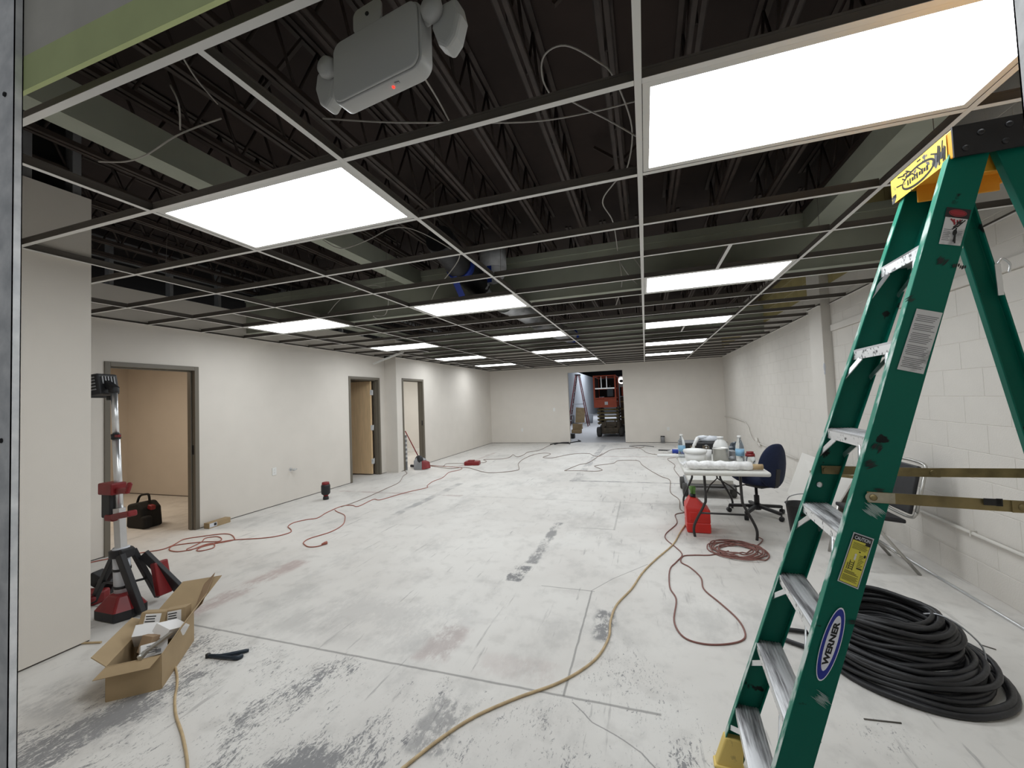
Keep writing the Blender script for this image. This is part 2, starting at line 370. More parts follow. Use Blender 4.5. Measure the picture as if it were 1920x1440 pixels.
def text_polys(txt, size=1.0, bold=0):
    cu = bpy.data.curves.new('lettering', 'FONT'); cu.body = txt; cu.size = size; cu.offset = bold; cu.resolution_u = 3
    cu.align_x = 'CENTER'; cu.align_y = 'CENTER'
    o = bpy.data.objects.new('lettering', cu); COL.objects.link(o)
    dg = bpy.context.evaluated_depsgraph_get(); me = o.evaluated_get(dg).to_mesh()
    vs = [v.co.copy() for v in me.vertices]; fs = [tuple(p.vertices) for p in me.polygons]
    bpy.data.objects.remove(o); bpy.data.curves.remove(cu)
    x0, x1 = min(v.x for v in vs), max(v.x for v in vs); y0, y1 = min(v.y for v in vs), max(v.y for v in vs)
    return [((v.x-x0)/(x1-x0), (v.y-y0)/(y1-y0)) for v in vs], fs
class Patch:                                        # maps (s,t) of the unit square onto a quad lying on a face
    def __init__(s, bl, br, tr, tl, n): s.q = [Vector(p) for p in (bl, br, tr, tl)]; s.n = Vector(n).normalized()
    def at(s, a, b, e=0):
        bl, br, tr, tl = s.q; return (bl*(1-a)+br*a)*(1-b)+(tl*(1-a)+tr*a)*b+s.n*e
    def rect(s, mb, a0, a1, b0, b1, e, m): return mb.poly([s.at(a0, b0, e), s.at(a1, b0, e), s.at(a1, b1, e), s.at(a0, b1, e)], m)
    def oval(s, mb, ca, cb, ra, rb, e, m, n=36): return mb.poly([s.at(ca+ra*math.cos(2*PI*j/n), cb+rb*math.sin(2*PI*j/n), e) for j in range(n)], m)
    def text(s, mb, txt, a0, a1, b0, b1, e, m, bold=0):
        vs, fs = text_polys(txt, 1, bold)
        return mb.add([s.at(a0+(a1-a0)*x, b0+(b1-b0)*y, e) for x, y in vs], fs, m)

# ------------------------------------------------------------------ the room: floor, walls, roof
struct('floor', MB().box(-10, 3, -3, 42, -.1, 0), 'floor')
G = .012                                              # drywall stops above the slab
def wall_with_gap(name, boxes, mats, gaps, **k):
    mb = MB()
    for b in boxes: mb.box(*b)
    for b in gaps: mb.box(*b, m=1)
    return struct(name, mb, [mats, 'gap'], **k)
T = .12
ZT = 2.975
def lw(x, y0, y1, z0=G, z1=ZT): return (x-T, x, y0, y1, z0, z1)
def lg(x, y0, y1): return (x-T, x-.012, y0, y1, 0, G)
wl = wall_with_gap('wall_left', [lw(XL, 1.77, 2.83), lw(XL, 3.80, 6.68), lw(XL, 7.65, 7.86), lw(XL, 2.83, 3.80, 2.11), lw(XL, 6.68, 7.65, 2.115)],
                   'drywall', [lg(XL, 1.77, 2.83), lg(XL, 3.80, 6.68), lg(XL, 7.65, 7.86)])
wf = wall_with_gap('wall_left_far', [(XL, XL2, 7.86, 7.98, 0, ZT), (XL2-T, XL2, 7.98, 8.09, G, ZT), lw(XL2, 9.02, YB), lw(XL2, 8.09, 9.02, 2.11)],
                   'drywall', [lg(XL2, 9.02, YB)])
# studs standing on top of the left walls
for i in range(10):
    y = 2.27+.61*i
    x = XL if y < 7.8 else XL2
    mb = MB().box(x-.10, x-.02, y, y+.04, ZT, 3.5); obj('stud', mb, 'stud_dark', wl if y < 7.8 else wf)
obj('top_track', MB().box(XL-.115, XL-.005, 1.8, 7.86, 3.46, 3.50), 'stud_dark', wl)
obj('top_track', MB().box(XL2-.115, XL2-.005, 7.9, YB, 3.46, 3.50), 'stud_dark', wf)
obj('cross_bar', MB().box(XL-.09, XL-.05, 2.3, 7.4, 3.28, 3.31), 'stud_dark', wl)
# block of wall at near left
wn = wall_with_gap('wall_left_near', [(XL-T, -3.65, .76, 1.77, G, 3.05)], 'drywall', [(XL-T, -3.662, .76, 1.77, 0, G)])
for y in (1.00, 1.20, 1.44, 1.68): obj('stud', MB().box(-3.75, -3.67, y, y+.045, 3.05, 3.6), 'stud_dark', wn)
obj('dark_void_sheet', MB().box(-3.90, -3.80, .76, 1.77, 3.05, 3.6), 'dark', wn)  # near-black sheet stands in for the dark void behind the studs
# back wall with the wide doorway into the hall
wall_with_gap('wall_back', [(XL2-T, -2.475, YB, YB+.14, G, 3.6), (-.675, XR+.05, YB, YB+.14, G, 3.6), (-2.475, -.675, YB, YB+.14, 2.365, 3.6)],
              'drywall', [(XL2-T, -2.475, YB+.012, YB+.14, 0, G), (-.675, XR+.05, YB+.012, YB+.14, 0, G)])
# front wall round the doorway the photographer stands in
fr = MB().box(XL-T, -1.922, .72, .74, 0, 3.6).box(.60, XR+.2, .72, .74, 0, 3.6).box(-1.922, .60, .72, .7325, 2.565, 2.677, 1).box(-1.922, .60, .72, .7325, 2.677, 3.6, 2)
struct('wall_front', fr, ['drywall', 'greenboard', 'greyboard'])
# steel studs either side of that doorway
def jamb(x0, x1, name):
    mb = MB().box(x0, x1, .699, .7015, 0, 3.55).box(x0, x0+.0025, .699, .7195, 0, 3.55).box(x1-.0025, x1, .699, .7195, 0, 3.55)
    mb.box(x0, x0+.012, .717, .7195, 0, 3.55).box(x1-.012, x1, .717, .7195, 0, 3.55)
    o = struct(name, mb, 'galv'); return o
t1 = jamb(-1.922, -1.83, 'trim_1'); t2 = jamb(.497, .59, 'trim_2')
for z in (.55, 1.46, 2.55):
    for o, x in ((t1, -1.876), (t2, .54)):
        obj('screw', MB().lathe([(.008, 0), (.007, .004), (0, .006)], (x, .699, z), 10, R=rotm(PI/2)), 'black', o)
# block wall on the right
wr = struct('wall_right', MB().box(XR+.003, XR+.2, .74, YB+.14, 0, 3.6), 'block')
def block_mesh():
    mb = MB(); a, b, hh, k = .4060, .2000, .003, .0025
    vs = [(0, 0, 0), (0, a, 0), (0, a, b), (0, 0, b), (-hh, k, k), (-hh, a-k, k), (-hh, a-k, b-k), (-hh, k, b-k)]
    mb.add(vs, [(4, 5, 6, 7), (0, 1, 5, 4), (1, 2, 6, 5), (2, 3, 7, 6), (3, 0, 4, 7)])
    return mb
def block_mesh_z(z, y):                                  # above the grid the old paint shows
    return 'olive' if 2.7 < z < 3.35 and y > 4.3 else 'block'
proto = {}
rest = MB(); count = 0
PIL = (6.14, 6.56)
cells = []
for r in range(17):
    y = 2.35-(.2 if r % 2 else 0)
    while y < YB-.05:
        L_ = min(.4060, YB-.002-y)
        if not (PIL[0]-.4060 < y < PIL[1]): cells.append((y, r*.2032+.0016, L_))
        elif y < PIL[0]: cells.append((y, r*.2032+.0016, PIL[0]-y-.003))
        elif y+.4060 > PIL[1]: pass
        y += .4064
cells.sort()
for y, z, L_ in cells:
    if L_ < .05: continue
    mn = block_mesh_z(z, y)
    if count < 298:
        if mn not in proto:
            proto[mn] = obj('block', block_mesh(), mn, wr); o = proto[mn]
        else: o = proto[mn].copy(); COL.objects.link(o)
        o.location = Vector((XR+.003, y, z)); o.scale = (1, L_/.4060, 1); count += 1
    else:
        b = block_mesh()
        rest.add([Vector((v.x+XR+.003, v.y*L_/.4060+y, v.z+z)) for v in b.v], b.f, 1 if mn == 'olive' else 0)
obj('block_courses', rest, ['block', 'olive'], wr, kind='stuff')
wp = struct('wall_right_pilaster', MB().box(XR-.10, XR+.006, PIL[0], PIL[1], 0, 3.6), 'block', bevel=.006)
obj('chipped_corner', MB().ball((XR-.098, PIL[0]+.003, 1.79), .03, 8, sc=(.5, .4, 2)).ball((XR-.098, PIL[0]+.003, 1.72), .02, 8, sc=(.5, .4, 1.5)), 'label_grey', wp)
# roof deck, joists and wrapped beams
roof = struct('ceiling', MB().box(-10, 3, .74, YB+.14, 3.60, 3.7), 'deck')
def joist(x, y0, y1, first=[None]):
    if first[0] is None:
        mb = MB(); Ln = y1-y0
        for dx in (-.022, .022):
            mb.box(dx-.014, dx+.014, 0, Ln, 0, .006).box(dx-(.014 if dx < 0 else -.008), dx+(-.008 if dx < 0 else .014), 0, Ln, 0, .03)
            mb.box(dx-.014, dx+.014, 0, Ln, .375, .381)
        j = obj('joist', mb, 'joist', roof, local=True)
        wb = MB(); n = int(Ln/.30)
        for i in range(n):
            a = i*Ln/n; b = (i+.5)*Ln/n; c = (i+1)*Ln/n
            wb.tube([(0, a, .015), (0, b, .37)], .009, 6).tube([(0, b, .37), (0, c, .015)], .009, 6)
        obj('joist_web', wb, 'joist', j, local=True); first[0] = (j, Ln)
    else: j = dup(first[0][0], roof)
    j.location = (x, y0, 3.21); return j
BEAMY = (4.5, 9.1, YB)
y0 = .76
for k, yb in enumerate(BEAMY):
    for i in range(-13, 6):
        x = -.10+.405*i+(.12 if k == 1 else 0)
        if x < XL+.1: continue
        j = joist(x, y0, yb)
        j.scale = (1, (yb-y0)/(4.5-.76), 1)
    for xb in (-4.3, -1.9, .2) if k == 0 else (-3.1, .5):       # cross bridging
        pass
    if yb < YB-.1:
        mb = MB().box(XL, XR, yb, yb+.32, 2.66, 3.12).box(XL, XR, yb-.02, yb+.34, 3.12, 3.19)
        obj('beam', mb, 'beam', roof)
    y0 = yb+.34
obj('beam', MB().box(-2.76, -2.62, .78, 4.48, 3.0, 3.19), 'beam', roof)
obj('beam', MB().box(1.50, 1.74, .78, 4.48, 3.02, 3.20), 'beam', roof)
obj('beam', MB().box(XL, XL+.22, 4.86, 9.0, 3.05, 3.2), 'beam', roof)
for x in (-1.9, -.1, 1.5):                            # diagonal bridging between joists
    for y in (1.7, 3.3):
        obj('bridging', MB().bar((x-.2, y, 3.24), (x+.2, y+.02, 3.55), .02, .02).bar((x-.2, y, 3.55), (x+.2, y+.02, 3.24), .02, .02), 'joist', roof)
# side rooms
rm = MB().box(-9.72, -9.6, 1.8, 5.32, 0, 2.58).box(-9.6, -5.72, 5.2, 5.32, 0, 2.58).box(-9.6, -5.72, 1.68, 1.8, 0, 2.58).box(-9.72, -5.72, 1.68, 5.32, 2.58, 2.66)
rm.box(-9.6, -5.72, 5.196, 5.2, 0, .014, 1).box(-9.6, -9.596, 1.8, 5.2, 0, .014, 1)
struct('wall_side_room', rm, ['tan', 'gap'])
rm = MB().box(-9.0, -8.9, 7.9, 11.5, 0, 2.58).box(-9.0, -5.42, 11.4, 11.5, 0, 2.58).box(-9.0, -5.72, 7.86, 7.98, 0, 2.58).box(-9, -5.42, 7.86, 11.5, 2.58, 2.66)
struct('wall_far_side_room', rm, 'white_wall')
struct('baseboard_far_side_room', MB().box(-8.9, -8.885, 7.98, 11.4, 0, .10).box(-8.9, -5.42, 11.385, 11.4, 0, .10), 'plastic_white')
rm = MB().box(-9.0, -8.9, 5.9, 7.86, 0, 2.58).box(-8.9, -5.72, 5.8, 5.9, 0, 2.58).box(-9, -5.72, 5.8, 7.86, 2.58, 2.66).box(-8.9, -5.72, 7.80, 7.86, 0, 2.58)
struct('wall_middle_side_room', rm, 'tan')
# hall behind the back wall
struct('wall_hall', MB().box(-4.6, -4.4, YB+.14, 41, 0, 3.25).box(-4.4, 3, 41, 41.2, 0, 3.25).box(2.6, 2.8, YB+.14, 41, 0, 5), 'grey_wall')
struct('ceiling_hall', MB().box(-6, 3, YB+.14, 41.2, 4.9, 5.0).box(-6, -5.9, YB+.14, 41.2, 3.2, 4.9).box(-6, 3, 41.2, 41.3, 3.2, 4.9).box(-6, -4.6, YB+.14, YB+.2, 3.2, 4.9), 'hall_dark')

# ------------------------------------------------------------------ door frames and doors
def door(n, x, y0, y1, zt, leaf=False):
    F, D = .052, .012
    xo, xi = x+D, x-T-D
    mb = MB()
    for a, b in ((y0, y0+F), (y1-F, y1)): mb.box(xi, xo, a, b, 0, zt)
    mb.box(xi, xo, y0+F, y1-F, zt-F, zt)
    for a, b in ((y0+F, y0+F+.016), (y1-F-.016, y1-F)): mb.box(x-.085, x-.045, a, b, 0, zt-F)
    mb.box(x-.085, x-.045, y0+F, y1-F, zt-F-.016, zt-F)
    d = struct('door_%d' % n, mb, 'door_frame', bevel=.003)
    return d
d1 = door(1, XL, 2.825, 3.81, 2.115); d2 = door(2, XL, 6.67, 7.66, 2.12); d3 = door(3, XL2, 8.078, 9.03, 2.118)
obj('strike_plate', MB().box(XL-.044, XL-.012, 3.7555, 3.7585, .97, 1.09), 'black', d1)
obj('strike_plate', MB().box(XL2-.044, XL2-.012, 8.9755, 8.9785, .97, 1.09), 'black', d3)
lf = obj('door_leaf', MB().box(-6.62, -5.735, 7.515, 7.56, .025, 2.05), 'door_wood', d2, bevel=.002, label='pale maple door leaf')
for z in (.30, 1.03, 1.80):
    obj('hinge', MB().box(-5.74, -5.68, 7.512, 7.516, z-.057, z+.057).tube([(-5.725, 7.585, z-.057), (-5.725, 7.585, z+.057)], .008, 8).box(-5.733, -5.729, 7.515, 7.60, z-.05, z+.05), 'galv', lf)

# ------------------------------------------------------------------ suspended ceiling grid
GX = {i: .027+1.2192*i for i in range(-5, 3)}
GY = {j: 1.412+.6096*j for j in range(-2, 21)}
FW, FT, WH = .024, .0012, .040
grid = thing('ceiling_grid', 'white suspended ceiling grid without tiles, hung over the whole room', 'ceiling grid', (0, .8, C))
def tee(p, q, name):
    p, q = Vector(p), Vector(q); mb = MB(); d = (q-p).normalized(); sd = Vector((-d.y, d.x, 0))
    z = Vector((0, 0, 1)); mb.bar(p+z*FT/2, q+z*FT/2, FW, FT, m=0)
    mb.bar(p+z*(FT+WH/2), q+z*(FT+WH/2), .002, WH, m=1); mb.bar(p+z*(FT+WH), q+z*(FT+WH), .006, .008, m=1)
    return obj(name, mb, ['white_tee', 'tee_web'], grid)
YF = .800
for i in range(-4, 2):
    ys = 1.785 if i == -4 else YF+.02
    tee((GX[i], ys, C), (GX[i], YB-.003, C), 'main_runner')
xs = [XL]+[GX[i] for i in range(-4, 2)]+[XR-.002]
for j in range(0, 20):
    y = GY[j]
    for k in range(len(xs)-1):
        a, b = xs[k], xs[k+1]
        if a < XL2 and y > 7.86: a = XL2
        if y < 1.775 and b < -3.6: continue
        if b-a < .05: continue
        rr = b
        if k == len(xs)-2 and PIL[0]-.02 < y < PIL[1]+.02: rr = XR-.102
        tee((a+(.013 if k else .002), y, C+.0002), (rr-(.013 if k < len(xs)-2 else .004), y, C+.0002), 'cross_tee')
def angle(p, q, inward, name='wall_angle'):
    p, q, n = Vector(p), Vector(q), Vector(inward); z = Vector((0, 0, 1))
    mb = MB().bar(p+n*FW/2, q+n*FW/2, FW, FT, m=0).bar(p+z*.012+n*.001, q+z*.012+n*.001, .002, .024, m=1)
    return obj(name, mb, ['white_tee', 'tee_web'], grid)
angle((-3.65, YF, C), (XR-.003, YF, C), (0, 1, 0)); angle((XL+.003, 1.80, C), (XL+.003, 7.84, C), (1, 0, 0)); angle((XL2+.003, 7.87, C), (XL2+.003, YB-.03, C), (1, 0, 0))
angle((XL2, YB-.003, C), (XR, YB-.003, C), (0, -1, 0)); angle((-3.648, .83, C), (-3.648, 1.76, C), (1, 0, 0))
angle((XR-.003, .83, C), (XR-.003, PIL[0]-.01, C), (-1, 0, 0)); angle((XR-.003, PIL[1]+.01, C), (XR-.003, YB-.03, C), (-1, 0, 0)); angle((XR-.103, PIL[0], C), (XR-.103, PIL[1], C), (-1, 0, 0))
for (i, j) in ((-4, 3), (0, 3), (0, 9), (0, 15), (-4, 9), (-2, 3)):
    if (i, j) == (-2, 3): continue
    x = GX[i]+.6096; tee((x, GY[j]+.013, C+.0002), (x, GY[j+1]-.013, C+.0002), 'cross_tee')
lt = MB().bar((-4.683, 7.243, 2.581), (-5.5, 7.316, 2.384), .024, .0015).bar(Vector((-4.683, 7.243, 2.581))+Vector((0, 0, .02)), Vector((-5.5, 7.316, 2.384))+Vector((0, 0, .02)), .002, .038)
obj('loose_tee', lt, 'white_tee', grid, label='loose white tee hanging down by the wall corner')
for i in range(-3, 2):                                # hanger wires
    for j in (1, 3, 7, 11, 15):
        obj('hanger_wire', MB().tube([(GX[i], GY[j]+.2, C+.04), (GX[i]+.01, GY[j]+.22, 3.22)], .0016, 5), 'wire_dark', grid)

# ------------------------------------------------------------------ LED panels
PW = ('nearest', 'second', 'third', 'fourth', 'farthest')
def panel_at(i, j):
    return (GX[i]+.6096, GY[j]+.3048, C)
pp = thing('ceiling_light', '', 'ceiling light', panel_at(0, 0), 'flat LED panels in the ceiling grid')
hx, hy = .595, .290
mb = MB()
for a in ((-hx, hx, -hy, -hy+.026), (-hx, hx, hy-.026, hy), (-hx, -hx+.026, -hy+.026, hy-.026), (hx-.026, hx, -hy+.026, hy-.026)): mb.box(*a, .002, .012)
obj('frame', mb, 'frame_white', pp, local=True)
obj('diffuser', MB().poly([(-hx+.026, -hy+.026, .006), (-hx+.026, hy-.026, .006), (hx-.026, hy-.026, .006), (hx-.026, -hy+.026, .006)]), 'panel', pp, local=True)
obj('housing', MB().box(-hx+.004, hx-.004, -hy+.004, hy-.004, .0125, .05), 'stud_dark', pp, local=True)
names = {0: 'right row over the ladder', -2: 'middle row over the open floor', -4: 'left row along the door wall'}
first = True
for i in (0, -2, -4):
    for n, j in enumerate((0, 4, 8, 12, 16)):
        if i == -4 and j == 0: continue
        o = pp if first else dup(pp); first = False
        o.location = panel_at(i, j)
        k = n if i != -4 else n-1
        seq = PW if i != -4 else ('nearest', 'second', 'third', 'farthest')
        o['label'] = 'lit white ceiling panel, %s one in the %s' % (seq[k], names[i])

# ------------------------------------------------------------------ emergency light under the header
em = thing('emergency_light', 'off-white twin-head emergency light with red LED hanging under the ceiling grid', 'emergency light', (-.675, .931, 2.415))
def emp(x, y, z): return Vector((-.675, .931, 2.415))+rotm(0, 0, -.137)@Vector((x, y, z))
def rrect(x0, x1, z0, z1, r, y, n=6):
    out = []
    for cx, cz, a0 in ((x1-r, z0+r, -PI/2), (x1-r, z1-r, 0), (x0+r, z1-r, PI/2), (x0+r, z0+r, PI)):
        for k in range(n+1):
            a = a0+PI/2*k/n; out.append(emp(cx+r*math.cos(a), y, cz+r*math.sin(a)))
    return out
mb = MB(); yv = Vector(emp(0, 1, 0))-Vector(emp(0, 0, 0))
mb.prism(rrect(-.155, .155, 0, .178, .03, 0), yv*.008, sm=True)
mb.prism(rrect(-.162, .162, -.004, .182, .034, .008), yv*.048, sm=True)
obj('housing', mb, 'plastic_grey', em, bevel=.003)
obj('mounting_tab', MB().prism(rrect(-.075, .03, .175, .245, .02, .004), yv*.006).lathe([(.006, 0), (.006, .002)], emp(-.02, .003, .215), 10, R=rotm(PI/2), m=1), ['plastic_grey', 'black'], em)
obj('red_led', MB().ball(emp(.045, .03, -.004), .0045, 8), 'led_red', em, label='small glowing red indicator')
obj('test_button', MB().obox(emp(.065, .022, -.005), (.014, .006, .003)), 'stud_dark', em)
for sx in (-1, 1):
    arm = MB().tube([emp(sx*.155, .03, .13), emp(sx*.20, .03, .135)], .012, 10)
    arm.lathe([(0, -.018), (.026, -.016), (.032, 0), (.026, .014), (0, .018)], emp(sx*.195, .012, .135), 18, R=rotm(PI/2, 0, -.137))
    obj('swivel', arm, 'plastic_grey', em)
    hd = MB(); base = [(-.035, .0), (.035, .0), (.045, -.05), (.028, -.10), (0, -.125), (-.028, -.10), (-.045, -.05)]
    cx = sx*.225
    hd.prism([emp(cx+a, .026, .155+b) for a, b in base], yv*.05)
    obj('lamp_head', hd, 'plastic_grey', em, bevel=.012, seg=3)

# ------------------------------------------------------------------ cables and ducts above the grid
def cable(name, pts, r, m, label, cat='cable', n=7, group=None, sm=6):
    return tag(obj(name, MB().tube(smooth(pts, sm), r, n), m), label, cat, group)
cable('ceiling_cable', [(-0.346, 1.885, 2.95), (-0.38, 1.799, 3), (-0.356, 1.728, 3.05), (-0.256, 1.708, 3.05), (-0.13, 1.782, 3), (-0.061, 1.779, 2.9), (0.001, 2.07, 2.85), (-0.037, 2.256, 2.75), (-0.114, 2.329, 2.72), (-0.198, 2.595, 2.75), (-0.163, 3.052, 2.8), (-0.197, 4.23, 3)], .004, 'wire', 'pale cable in a wide loop over the grid, left of the bright right panel')
cable('ceiling_cable', [(-0.317, 1.845, 2.95), (-0.222, 1.899, 2.9), (-0.107, 1.966, 2.85), (0.016, 1.932, 2.72)], .004, 'wire', 'pale cable running diagonally to the middle runner below the big cable loop')
cable('ceiling_cable', [(-1.398, 1.529, 2.9), (-1.145, 1.655, 2.9), (-0.803, 1.715, 2.85), (-0.462, 1.916, 2.9), (-0.185, 2.025, 2.95), (0.02, 2.026, 2.95)], .004, 'wire', 'thin straight cable crossing behind the emergency light')
cable('ceiling_cable', [(-0.655, 1.174, 2.62), (-0.709, 1.376, 2.7), (-0.699, 1.458, 2.66)], .0034, 'wire', 'short cable dropping from the emergency light to the grid')
cable('ceiling_cable', [(-2.099, 1.311, 3.1), (-2.054, 1.318, 3), (-2.209, 1.424, 2.98)], .0042, 'wire', 'short grey cable hanging beside the long green beam')
cable('ceiling_cable', [(-1.966, 1.459, 3), (-2.115, 1.431, 2.97), (-2.228, 1.403, 2.93), (-2.455, 1.417, 2.9), (-2.665, 1.436, 2.92), (-2.854, 1.415, 2.95)], .0042, 'wire', 'pale cable draped across the long green beam at upper left')
cable('ceiling_cable', [(-1.645, 1.075, 2.9), (-1.826, 1.248, 3), (-2.014, 1.476, 3.1)], .0034, 'wire', 'straight thin cable beside the first main runner at upper left')
cable('ceiling_cable', [(-2.375, 2.57, 2.85), (-2.279, 2.667, 2.8), (-2.054, 2.71, 2.85), (-1.884, 2.794, 2.95), (-1.669, 2.803, 2.9), (-1.421, 2.953, 2.75), (-1.438, 3.065, 2.7), (-1.974, 3.7, 2.7), (-2.149, 3.874, 2.62)], .004, 'wire', 'pale cable arching up behind the nearest middle panel')
cable('ceiling_cable', [(-3.5, 3.849, 2.62), (-3.238, 3.771, 2.75), (-2.76, 3.623, 2.8), (-2.569, 3.608, 2.75), (-2.662, 3.841, 2.7), (-2.965, 4.204, 2.62), (-3.124, 4.189, 2.62), (-3.155, 4.358, 2.6)], .0034, 'wire', 'hooked cable hanging above the left row of panels')
for k, (a, b) in enumerate((((1150,490), (1195,545)), ((1165,480), (1210,530)), ((1160,505), (1150,560)))):
    pass
cable('ceiling_cable', [(-0.194, 4.364, 3), (-0.166, 4.204, 2.85), (-0.088, 4.37, 2.75), (0.018, 4.589, 2.68)], .004, 'wire', 'first of the bunched cables at the middle runner before the green beam')
cable('ceiling_cable', [(-0.192, 4.331, 3), (-0.085, 4.262, 2.95), (0.012, 4.21, 2.8), (0.047, 4.458, 2.7)], .004, 'wire', 'upper cable of the bunch at the middle runner before the green beam')
cable('ceiling_cable', [(-0.201, 4.294, 3), (-0.178, 4.426, 2.72), (-0.284, 5.031, 2.62)], .004, 'wire', 'cable dropping straight from the bunch before the green beam')
du = thing('flexible_duct', 'grey flexible duct with blue taped plastic over its end above the grid', 'duct', (-1.755, 3.893, 2.95))
p0, p1 = Vector((-1.739, 3.829, 2.9)), Vector((-1.727, 4.254, 2.84))
dpts = [p0+Vector((.02, -.55, .12)), p0+Vector((0, -.25, .06)), p0, p1]
obj('duct_body', MB().tube(smooth(dpts, 10), [.13+.008*(k % 2) for k in range(31)], 16), 'black', du)
d = (p1-p0).normalized()
obj('plastic_wrap', MB().ball(p1-d*.05, .14, 14, sc=(1.0, 1.1, .9)).tube([p1, p1+d*.15, p1+d*.22+Vector((.05, 0, -.05))], [.12, .06, .02], 10), 'poly', du)
obj('tape_band', MB().tube([p0-d*.10, p0-d*.02], .145, 16).bar(p0-d*.12+Vector((-.05, 0, -.12)), p0+Vector((-.02, 0, -.28)), .08, .004), 'blue_tape', du)
du = thing('duct_end', 'duct stub wrapped in clear plastic and blue tape beside the flexible duct', 'duct', (-1.467, 4.094, 3))
p0 = Vector((-1.536, 4.192, 2.98))
obj('plastic_wrap', MB().ball(p0, .17, 14, sc=(.9, .6, 1)).lathe([(.15, 0), (.15, .205)], p0, 14), 'poly', du)
obj('tape_band', MB().bar(p0+Vector((0, -.13, .15)), p0+Vector((.0, -.13, -.18)), .05, .004, (0, 1, 0)), 'blue_tape', du)
du = thing('round_duct', 'shiny round duct running on between the second and third middle panels', 'duct', (-1.73, 6.597, 2.9))
dp = [(-1.765, 5.193, 2.86), (-1.703, 5.736, 2.86), (-1.68, 6.405, 2.86), (-1.685, 7.333, 2.86), (-1.47, 8.85, 2.86)]
obj('duct_body', MB().tube(smooth(dp, 8), [.15+.006*(k % 2) for k in range(33)], 16), 'duct', du)
obj('tape_band', MB().tube([(-1.47, 8.72, 2.86), (-1.47, 8.84, 2.86)], .165, 16), 'blue_tape', du)

# ------------------------------------------------------------------ green step ladder
LC, TH, TL = Vector((.193, 1.650, 0)), 1.5209, -.3112
Wv = Vector((math.cos(TH), math.sin(TH), 0)); Nv = Vector((-math.sin(TH), math.cos(TH), 0)); Zv = Vector((0, 0, 1))
def hw(h): return .2633-.0617*h
def LP(h, s, d=0, inset=0): return LC+Nv*(TL*h-d)+Wv*s*(hw(h)-inset)+Zv*h
lad = thing('step_ladder', 'tall green fibreglass step ladder with yellow top cap standing open at right', 'ladder', (.5, 1.65, 0))
HS = [.256+.28*k for k in range(7)]
RD = .090
def rail(s, h0=.0, h1=2.19):
    # C-channel: web on the outside, flanges pointing to the middle
    mb = MB(); FLG, TK = .030, .005
    prof = [(0, 0), (RD, 0), (RD, FLG), (RD-TK, FLG), (RD-TK, TK), (TK, TK), (TK, FLG), (0, FLG)]
    a = [LP(h0, s, d, i) for d, i in prof]; b = [LP(h1, s, d, i) for d, i in prof]
    n = len(prof); mb.add(a+b, [tuple(range(n))[::-1], tuple(range(n, 2*n))]+[(j, (j+1) % n, n+(j+1) % n, n+j) for j in range(n)])
    mb.mi = [0]*len(mb.f)
    for q, f in enumerate(mb.f):
        if q == 2+n-1: mb.mi[q] = 1                     # outside face of the front flange is scuffed pale
    return obj('front_rail', mb, ['ladder_green', 'ladder_edge'], lad, bevel=.004)
rn = rail(-1, .0); rf = rail(1, .03)
for k, h in enumerate(HS):
    mb = MB(); a0, a1 = -1, 1; I = .006
    def q(s, d, z): return LP(h, s, d, I)+Zv*z
    for (d0, d1, z0, z1, m) in ((.0, .085, -.006, 0, 0), (.0, .004, -.034, -.006, 1), (.081, .085, -.030, -.006, 1)):
        vs = [q(s, d, z) for z in (z0, z1) for d in (d0, d1) for s in (-1, 1)]
        mb.add(vs, [(0, 2, 3, 1), (4, 5, 7, 6), (0, 1, 5, 4), (2, 6, 7, 3), (0, 4, 6, 2), (1, 3, 7, 5)], m)
    for r in range(8):                                  # raised anti-slip ribs
        d0 = .006+r*.0098
        vs = [q(s, d, z) for z in (0, .0022) for d in (d0, d0+.005) for s in (-1, 1)]
        mb.add(vs, [(4, 5, 7, 6), (0, 1, 5, 4), (2, 6, 7, 3)], 0)
    obj('step', mb, ['step_alu', 'step_alu_side'], lad)
    for s in (-1, 1):                                   # diagonal knee braces under the tread
        for d in (.004, .082):
            p = LP(h, s*.55, d, I)-Zv*.03; e = LP(h-.10, s, d, .008)
            obj('knee_brace', MB().bar(p, e, .018, .003, Nv), 'alu', lad)
# rear rails
def RP(h, s, d=0):
    x = 1.423-.208*h+d
    return Vector((x, (Wv.dot(LC)+s*(hw(h)-.012)-Wv.x*x)/Wv.y, h))
for s in (-1, 1):
    mb = MB(); prof = [(0, 0), (.062, 0), (.062, .026), (.057, .026), (.057, .005), (.005, .005), (.005, .026), (0, .026)]
    a = [RP(0, s, d)-Wv*s*i for d, i in prof]; b = [RP(2.2, s, d)-Wv*s*i for d, i in prof]; n = 8
    mb.add(a+b, [tuple(range(n))[::-1], tuple(range(n, 2*n))]+[(j, (j+1) % n, n+(j+1) % n, n+j) for j in range(n)])
    obj('rear_rail', mb, 'ladder_green', lad, bevel=.002)
for h in (.35, .75, 1.15):
    obj('rear_brace', MB().bar(RP(h, -1, .03), RP(h, 1, .03), .025, .025), 'alu', lad)
obj('hook_bracket', MB().bar(RP(1.90, 1, .05)+Vector((.01, -.034, 0)), RP(1.80, 1, .045)+Vector((0, -.034, 0)), .003, .014, (1, 0, 0)).tube(smooth([RP(1.90, 1, .05)+Vector((.01, -.034, 0)), RP(1.915, 1, .065)+Vector((.01, -.034, 0)), RP(1.905, 1, .08)+Vector((.01, -.034, -.01)), RP(1.87, 1, .08)+Vector((0, -.034, 0))], 5), .003, 6), 'alu', lad)
